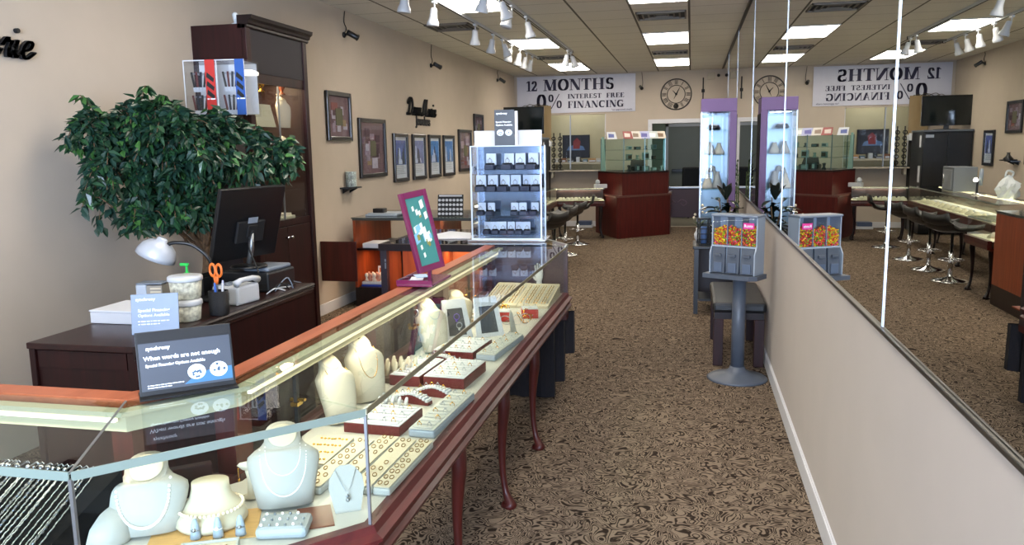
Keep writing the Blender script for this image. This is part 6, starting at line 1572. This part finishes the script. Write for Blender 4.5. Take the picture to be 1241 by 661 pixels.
# ================================================================== RECEPTION COUNTER
rc = thing('reception_counter', 'red-brown angled wooden reception counter in front of the back wall', 'counter', (-.95, 14.7, 0))
up = [(-1.70, 15.1), (-1.17, 14.12), (-.40, 14.83), (-.40, 15.55), (-1.70, 15.55)]
lo = [(-1.74, 15.05), (-1.25, 14.0), (-1.20, 13.98), (-.36, 14.80), (-.36, 15.57), (-1.74, 15.57)]
MB().prism(lo, 0, .715).build('lower_body', RECEP, rc, world=True)
MB().prism([(a+(-.02 if a < -1 else .02), b-.015) for a, b in lo], .7155, .745).build('ledge', mat('lighter_ledge_edge', '#5d3a33', .3, coat=.4), rc, world=True)  # ledge board in a lighter brown than the counter bodies
MB().prism(up, .7455, 1.12).build('upper_body', RECEP, rc, world=True)
MB().prism([(a, b-.01) for a, b in up], 1.1205, 1.15).build('counter_top', ESPRESSO, rc, world=True)
gc = thing('glass_display', 'glass shelf unit with cards standing on the reception counter', 'display case', (-.95, 14.9, 1.151))
GG = glassmat('green_tint_glass', (.76, .87, .84), 1.5)
fr_ = [(-1.64, 15.05), (-1.15, 14.2), (-.46, 14.85)]
bk_ = [(-1.60, 15.4), (-1.10, 14.75), (-.5, 15.3)]
for i in range(2):
    a, b = fr_[i], fr_[i+1]
    m = MB(); wallstrip(m, [a, b], 1.16, 1.72, .006); m.build('front_glass', GG, gc, world=True)
    for z in (1.35, 1.53, 1.72): MB().prism([fr_[i], fr_[i+1], bk_[i+1], bk_[i]], z, z+.007).build('glass_shelf', GG, gc, world=True)
for x, y in (fr_[0], fr_[1], fr_[2], bk_[0], bk_[2], ((fr_[1][0]+fr_[2][0])/2, (fr_[1][1]+fr_[2][1])/2)): MB().box(x-.008, x+.008, y-.008, y+.008, 1.151, 1.74).build('corner_post', mat('green_glass_edge', '#4f6a66', .2, .3), gc, world=True)
MB().plate([(0, 0), (.2, 0), (.12, .62), (.03, .62)], (-1.63, 15.03, 1.152), (.5, -.86, 0), (0, 0, 1), .01).build('side_glass', mat('solid_green_glass', '#7fa39b', .1), gc, world=True)
rnd = random.Random(12)
cc = ['#b8bcc4', '#8c3b38', '#c8c2ba', '#9a9ec0', '#a7b0ae', '#c0b6a8']
lt = ['pale brochure', 'red-framed card', 'cream brochure', 'lilac brochure', 'grey leaflet', 'beige leaflet']
for k in range(6):
    f = (k+.5)/6
    if k < 1: x, y = -1.4, 14.75
    else: f = (k-.5)/5; x = fr_[1][0]+(fr_[2][0]-fr_[1][0])*f; y = fr_[1][1]+(fr_[2][1]-fr_[1][1])*f+.1
    o = MB().plate([(-.095, 0), (.095, 0), (.085, .13), (-.085, .13)], (0, 0, 0), (1, 0, 0), (0, .5, 1), -.004, 0).plate([(-.07, .03), (.04, .03), (.05, .09), (-.06, .1)], (0, -.0005, 0), (1, 0, 0), (0, .5, 1), -.004, 1).build('brochure', [mat('brochure_%d' % k, cc[k], .5), mat('brochure_print_%d' % k, ['#3b4a8a', '#d9c9c0', '#7f6a5a', '#4d4b8f', '#dcdcdc', '#6f5640'][k], .5)])
    o.location = (x, y, 1.7285); o.rotation_euler = (0, 0, R(30+rnd.uniform(-10, 10))); tag(o, lt[k]+' standing on top of the glass shelf unit on the reception counter', 'brochure')
for k in range(13):
    i = k % 2 if k < 6 else 1
    f = rnd.uniform(.12, .88); x = fr_[1][0]+(fr_[2][0]-fr_[1][0])*f; y = fr_[1][1]+(fr_[2][1]-fr_[1][1])*f+.18
    z = [1.1515, 1.3575, 1.5375][k % 3]; f = (k//3+.5)/5; x = fr_[1][0]+(fr_[2][0]-fr_[1][0])*f; y = fr_[1][1]+(fr_[2][1]-fr_[1][1])*f+.2
    w, h = rnd.uniform(.03, .06), rnd.uniform(.05, .13)
    if k % 4 == 0: m = MB().lathe([(w*.7, 0), (w*.8, .01), (w*.3, h*.5), (w*.6, h), (w*.2, h*1.1)], n=12)
    else: m = MB().box(-w, w, -.03, .03, 0, h, bev=.004).box(-w*.8, w*.8, -.032, -.03, h*.2, h*.8, 1)
    o = m.build('boxed_item', [mat('boxed_%d' % (k % 5), ['#26282c', '#7c8a8c', '#b6bcbc', '#3a4a58', '#8f9a94'][k % 5], .4), mat('boxed_face_%d' % (k % 3), ['#b9c2c4', '#4a3a30', '#66787c'][k % 3], .4)]); o.location = (x, y, z); o.rotation_euler = (0, 0, R(40))
    tag(o, 'small boxed item inside the glass shelf unit on the reception counter', 'box', 'items in the reception glass unit')
t = thing('cash_register', 'black register on the reception counter behind the glass unit', 'cash register', (-.95, 15.15, 1.151), R(20))
MB().box(-.17, .17, -.12, .12, 0, .08, bev=.01).build('register_body', BLACK, t); MB().plate([(-.15, 0), (.15, 0), (.12, .12), (-.12, .12)], (0, .05, .081), (1, 0, 0), (0, .4, 1), .02).build('register_screen', BLACK, t)

# ================================================================== PURPLE GLASS COLUMN
pc_ = thing('glass_column', 'tall purple-topped glass display column standing by the mirror wall', 'display case', (.265, 8.66, 0))
px0, px1, py0_, py1_ = .09, .44, 8.47, 8.85
MB().box(px0, px1, py0_, py1_, 0, .75, bev=.004).build('column_base', mat('dark_base', '#1c171e', .5), pc_, world=True)
MB().box(px0, px1, py0_, py1_, 1.93, 2.06, bev=.003).build('header', PURPLE, pc_, world=True)
MB().box(px1-.065, px1, py0_, py1_, .7505, 1.929).build('purple_post', PURPLE, pc_, world=True)
MB().box(px1+.0005, px1+.006, py0_+.02, py1_, .3, 1.9).build('dark_side', BLACKM, pc_, world=True)
m = MB().box(px0, px0+.012, py0_, py0_+.012, .7505, 1.929).box(px0, px0+.012, py1_-.012, py1_, .7505, 1.929)
m.build('metal_post', ALU, pc_, world=True)
MB().box(px0+.013, px1-.066, py0_+.002, py0_+.007, .7505, 1.929).build('front_glass', CLEAR, pc_, world=True)
MB().box(px0+.002, px0+.007, py0_+.013, py1_-.013, .7505, 1.929).build('side_glass', CLEAR, pc_, world=True)
MB().box(px0+.013, px1-.066, py1_-.012, py1_-.007, .7505, 1.929).build('back_mirror', mat('column_back_panel', (.16, .21, .24), .3, .5), pc_, world=True)
for z in (1.15, 1.5, 1.75): MB().box(px0+.008, px1-.067, py0_+.008, py1_-.014, z-.008, z).build('glass_shelf', GG, pc_, world=True)
m = MB()
for s_ in (0, 1): m.torus((.2+.07*s_, py0_-.002, 1.91), .035, .003, 18, 5, Matrix.Rotation(R(90), 4, 'X') @ Matrix.Diagonal((1.2, .5, 1, 1)))
m.build('scroll_emblem', mat('dark_purple_ink', '#2c2038', .5), pc_, world=True)
l = area('column_lamp', (0, 0, 0), (0, 0, 0), .2, .2, 1.2, (.85, .92, 1)); l.parent = pc_; l.location = (-.03, 0, 1.92)
for k, (x, z, s_, c, lab) in enumerate(((.19, 1.5, .11, WB, 'white collar form on the middle shelf of the purple column'), (.28, 1.5, .1, GB, 'ivory collar form on the middle shelf of the purple column'), (.17, 1.15, .13, GB, 'ivory stand on the lowest shelf of the purple column, left'), (.27, 1.15, .15, WB, 'white stand on the lowest shelf of the purple column, right'))):
    o = MB().loft([(0, .05, .035, 0, 0), (.02, .055, .04, 0, 0), (s_*.5, .04, .03, 0, .01), (s_, .02, .018, 0, .02), (s_*1.15, .022, .018, 0, .02)], 16).build('jewellery_form', c); o.location = (x, 8.62+.05*(k % 2), z+.0005); tag(o, lab, 'necklace bust')
o = MB().lathe([(.0, 0), (.06, .0), (.07, .02), (.05, .05), (.0, .06)], n=16).build('black_hat_form', BLACK); o.location = (.22, 8.62, 1.7505); tag(o, 'small black rounded form on the top shelf of the purple column', 'ornament')
o = MB().tube(smooth_pts([(-.03, 0, 0), (-.04, 0, .12), (-.02, 0, .2), (.0, 0, .17), (.03, 0, .22), (.05, 0, .05), (.04, 0, 0)], 4), .014, 8).build('white_sculpture', WB); o.location = (.2, 8.72, 1.1505); tag(o, 'looped white sculpture at the back of the lowest shelf of the purple column', 'sculpture')

# side table, plants, lantern
st_ = thing('side_table', 'black side table in front of the purple column', 'table', (.29, 7.95, 0))
MB().box(-.26, .25, -.25, .25, .625, .655, bev=.006).build('table_top', BLACK, st_)
for a in (-1, 1):
    for b in (-1, 1): MB().box(a*.225-.02, a*.225+.02, b*.22-.02, b*.22+.02, 0, .624).build('leg', BLACK, st_)
MB().box(-.2, .2, -.2, .2, .12, .14).build('lower_shelf', BLACK, st_)
ln = thing('lantern', 'black lattice lantern on the side table behind the candy dispenser', 'lantern', (.13, 7.86, .6555), R(10))
m = MB().box(-.055, .055, -.055, .055, 0, .012).box(-.055, .055, -.055, .055, .24, .255)
for a in (-1, 1):
    for b in (-1, 1): m.box(a*.048-.006, a*.048+.006, b*.048-.006, b*.048+.006, .012, .24)
for k in range(4): m.box(-.05, .05, -.052, -.047, .05+.05*k, .058+.05*k).box(-.052, -.047, -.05, .05, .05+.05*k, .058+.05*k)
m.build('lantern_frame', BLACK, ln); MB().lathe([(.03, 0), (.03, .16)], (0, 0, .0125), 14).build('candle', mat('blue_candle', '#4f6d9c', .5), ln)
def bigleaf(mb, p, d, L, w, mi=0, curl=.3):
    d = Vector(d).normalized(); side = d.cross(Vector((0, 0, 1)))
    side = side.normalized() if side.length > .01 else Vector((1, 0, 0)); up = side.cross(d); n = 7; vs = []
    for i in range(n+1):
        t = i/n; ww = w*.5*math.sin(PI*min(1, t*.94+.05))**.8; c = Vector(p)+d*L*t-up*0+Vector((0, 0, -curl*L*t*t))
        vs += [c-side*ww+Vector((0, 0, ww*.35)), c, c+side*ww+Vector((0, 0, ww*.35))]
    fs = []
    for i in range(n): a = i*3; fs += [(a, a+1, a+4, a+3), (a+1, a+2, a+5, a+4)]
    mb.add(vs, fs, mi, True)
p1 = thing('potted_plant', 'broad dark-leaved rubber plant on the side table before the purple column', 'plant', (.33, 7.93, .6555))
MB().lathe([(.06, 0), (.065, .005), (.085, .12), (.09, .125), (.08, .13), (.075, .1), (.01, .1)], n=22).build('pot', mat('pot_ochre', '#6b5236', .6), p1)
m = MB(); lf = MB(); rnd = random.Random(15); RUB = [mat('rubber_leaf', '#15211d', .25, coat=.4), mat('rubber_leaf2', '#1d2c26', .25, coat=.4)]
for k in range(5):
    a = k*1.3; tipp = Vector((.09*math.cos(a), .09*math.sin(a), .36+.08*(k % 2))); pts = smooth_pts([(0, 0, .1), tipp*.5+Vector((0, 0, .03)), tipp], 4); m.tube(pts, .006, 6)
    for q in range(6):
        p = pts[2+q % (len(pts)-2)]; aa = rnd.uniform(0, 2*PI)
        d = Vector((math.cos(aa), math.sin(aa), rnd.uniform(-.2, 1.0)))
        L_ = rnd.uniform(.13, .2)
        if p.x+d.normalized().x*L_ > .2: d.x = -abs(d.x)
        bigleaf(lf, p, d, L_, rnd.uniform(.07, .095), k % 2, .35)
for d in ((-.5, -.3, 1), (.15, -.5, 1), (.3, .2, 1.2), (-.2, .1, 1.4)): bigleaf(lf, (0, 0, .42), d, .2, .085, 0, .15)
m.build('stems', STEM, p1); lf.build('leaves', RUB, p1)
p2 = thing('potted_plant', 'slender green bamboo-like plant between the purple column and the mirror wall', 'plant', (.495, 9.15, 0))
MB().lathe([(.05, 0), (.05, .3), (.04, .31)], n=16).build('pot', BLACK, p2)
lf = MB(); m = MB(); rnd = random.Random(3)
for k in range(3):
    x = (k-1)*.02; m.tube([(x, .02*k, .3), (x, .02*k, 1.5-.1*k)], .007, 6)
    for q in range(16):
        a = rnd.uniform(PI*.4, PI*1.6); bigleaf(lf, (x, .02*k, .75+.05*q-.1*k), (math.cos(a)*.6, math.sin(a), .7), .13, .02, 0, .3)
m.build('canes', mat('cane_green', '#5d7440', .5), p2); lf.build('leaves', mat('bamboo_leaf', '#4a6b34', .5), p2)
p3 = thing('potted_plant', 'pale flowering plant in a white pot at the left of the side table', 'plant', (.09, 8.13, .6555))
MB().lathe([(.03, 0), (.045, .03), (.05, .07), (.03, .11), (.035, .13)], n=18).build('pot', WHITEP, p3)
lf = MB(); rnd = random.Random(8)
for k in range(22): a = rnd.uniform(0, 2*PI); bigleaf(lf, (0, 0, .12), (math.cos(a)*.5, math.sin(a)*.5, rnd.uniform(.5, 1.6)), rnd.uniform(.1, .2), .02, 0, .4)
lf.build('leaves', mat('grey_green_leaf', '#4f5e44', .5), p3)
m = MB()
for k in range(6): a = rnd.uniform(0, 2*PI); m.ball((.06*math.cos(a), .06*math.sin(a), .2+.03*k), .014, 7, 5)
m.build('flowers', mat('pale_blossom', '#cfc2a6', .5), p3)

# ================================================================== BENCH
bn = thing('bench', 'low bench with a black padded leather seat along the mirror wall', 'bench', (.37, 6.3, 0))
MB().box(-.2, .175, -.45, .48, .40, .475, bev=.022).build('padded_seat', BLKLEATHER, bn)
MB().box(-.185, .16, -.43, .46, .35, .399).build('seat_frame', ESPRESSO, bn)
for a in (-.155, .13):
    for b in (-.40, .43): MB().box(a-.035, a+.035, b-.035, b+.035, 0, .349, bev=.003).build('leg', MAHOG, bn)
# ================================================================== CANDY DISPENSER
cdp = Vector((.335, 5.56, 0)); crz = math.atan2(5.396-5.54, .405-.136)
cd = thing('candy_dispenser', 'three-compartment grey candy dispenser on a round pedestal base by the mirror wall', 'candy machine', cdp, 0)
MB().lathe([(.2, 0), (.205, .006), (.19, .018), (.09, .045), (.055, .07), (.05, .09)], n=40).build('pedestal_base', SLATE, cd)
MB().lathe([(.045, .08), (.045, .715)], n=24).build('pole', SLATE, cd)
cm = MB()
Mh = Matrix.Translation((.3185, 5.53, 0)) @ Matrix.Rotation(crz, 4, 'Z')   # head frame
W2 = .152
m = MB(); m.prism([(-W2-.035, -.14), (W2-.01, -.14), (W2+.03, -.1), (W2+.03, .05), (-W2-.035, .05)], .716, .745); m.xf(Mh @ Matrix.Translation((0, 0, 0))).build('tray_shelf', SLATE, cd, world=True)
def hb(x0, x1, y0, y1, z0, z1, b=0): return MB().box(x0, x1, y0, y1, z0, z1, bev=b).xf(Mh)
zb, zm, zt = .746, .935, 1.125
fy, by = -.065, .05
# body: lower housing, back, sides, dividers, lid
hb(-W2, W2, fy+.01, by, zb, zm-.001, .004).build('lower_housing', LTGREY, cd, world=True)
sp_ = MB().plate([(fy-.03, zb), (by, zb), (by, zt), (fy-.0, zt), (fy-.0, zm), (fy-.03, zm-.05)], (W2+.0005, 0, 0), (0, 1, 0), (0, 0, 1), .008).xf(Mh); sp_.build('side_panel', LTGREY, cd, world=True)
sp_ = MB().plate([(fy-.03, zb), (by, zb), (by, zt), (fy-.0, zt), (fy-.0, zm), (fy-.03, zm-.05)], (-W2-.009, 0, 0), (0, 1, 0), (0, 0, 1), .008).xf(Mh); sp_.build('side_panel', LTGREY, cd, world=True)
hb(-W2, W2, by-.008, by, zm, zt).build('back_panel', LTGREY, cd, world=True)
hb(-W2-.012, W2+.012, fy-.012, by+.006, zt+.0005, zt+.016, .005).build('lid', GREYM, cd, world=True)
for k in (1, 2):
    x = -W2+2*W2*k/3; hb(x-.003, x+.003, fy, by-.009, zm, zt).build('divider', GREYM, cd, world=True)
hb(-W2, W2, fy-.001, fy+.001, zm, zt).build('clear_window', CLEAR, cd, world=True)
hb(-W2, W2, fy-.006, fy+.009, zm-.012, zm-.0005).build('window_sill', LTGREY, cd, world=True)
for k in range(3):
    xa = -W2+2*W2*k/3+.007; xb = -W2+2*W2*(k+1)/3-.007
    d = MB().plate([(fy-.022, zb+.004), (fy+.009, zb+.004), (fy+.009, zm-.014), (fy-.008, zm-.014)], (xa, 0, 0), (0, 1, 0), (0, 0, 1), xb-xa).xf(Mh).build('dispensing_door', SLATE, cd, world=True)
    hb(xa+.02, xb-.02, fy-.034, fy-.017, zm-.075, zm-.055, .004).build('turn_handle', SLATE, d, world=True)
    hb(xa+.015, xb-.015, fy-.03, fy-.0235, zb+.01, zb+.075, .004).build('chute_flap', mat('slate_blue_lighter', '#556174', .4), d, world=True)
xa = -W2+2*W2*2/3+.012
pk = hb(xa, xa+.075, fy-.0035, fy-.0015, zt-.075, zt-.035).build('pink_label', PINKP, cd, world=True)
text('label_wording', 'Runts', .026, WHITEINK, cd, Mh @ basis((xa+.006, fy-.0045, zt-.063), (1, 0, 0), (0, 0, 1)), .0004, bold=.0006)
CM = [mat('candy_yellow', '#e8c21c', .3), mat('candy_orange', '#e2701a', .3), mat('candy_red', '#c7232b', .3), mat('candy_green', '#6da52c', .3), mat('candy_pink', '#d9546a', .3), mat('candy_brown_red', '#8c2a22', .3)]
rnd = random.Random(77)
for k in range(3):
    m = MB(); xa = -W2+2*W2*k/3+.008; xb = -W2+2*W2*(k+1)/3-.008
    wts = [[0, 0, 0, 0, 1, 1, 2, 2, 4, 3], [0, 1, 2, 3, 3, 0, 2, 4, 5, 1], [5, 2, 0, 3, 5, 1, 2, 4, 3, 0]][k]
    hgt = [.118, .118, .125][k]
    bm = None
    z = zm+.006
    while z < zm+hgt+.02:
        x = xa
        while x < xb:
            for y in (fy+.010, fy+.022, fy+.034):
                top = zm+hgt+.012*math.sin((x+k)*60)-.1*abs(y-fy)*.0
                if z > top: continue
                r_ = rnd.uniform(.0055, .0075)
                c = (x+rnd.uniform(-.003, .003), y+rnd.uniform(-.003, .003), z+rnd.uniform(-.003, .003))
                m.ball((max(xa-.002+r_*0, min(xb, c[0])), c[1], c[2]), r_, 6, 4, wts[rnd.randrange(10)], (1, .9, rnd.uniform(.6, 1)))
            x += .0115
        z += .0095
    m.box(xa-.004, xb+.004, fy+.036, by-.010, zm+.0005, zm+hgt-.01, 1)
    m.xf(Mh)
    o = m.build('candies', CM, origin=tuple(Mh @ Vector(((xa+xb)/2, 0, zm)))); tag(o, ['yellow and orange candies heaped in the left compartment of the dispenser', 'mixed candies heaped in the middle compartment of the dispenser', 'mixed dark red and green candies heaped in the right compartment of the dispenser'][k], 'candy', None, 'stuff')
for o in list(COL.objects):
    if o.name.split('.')[0] in ('door_leaf',): pass
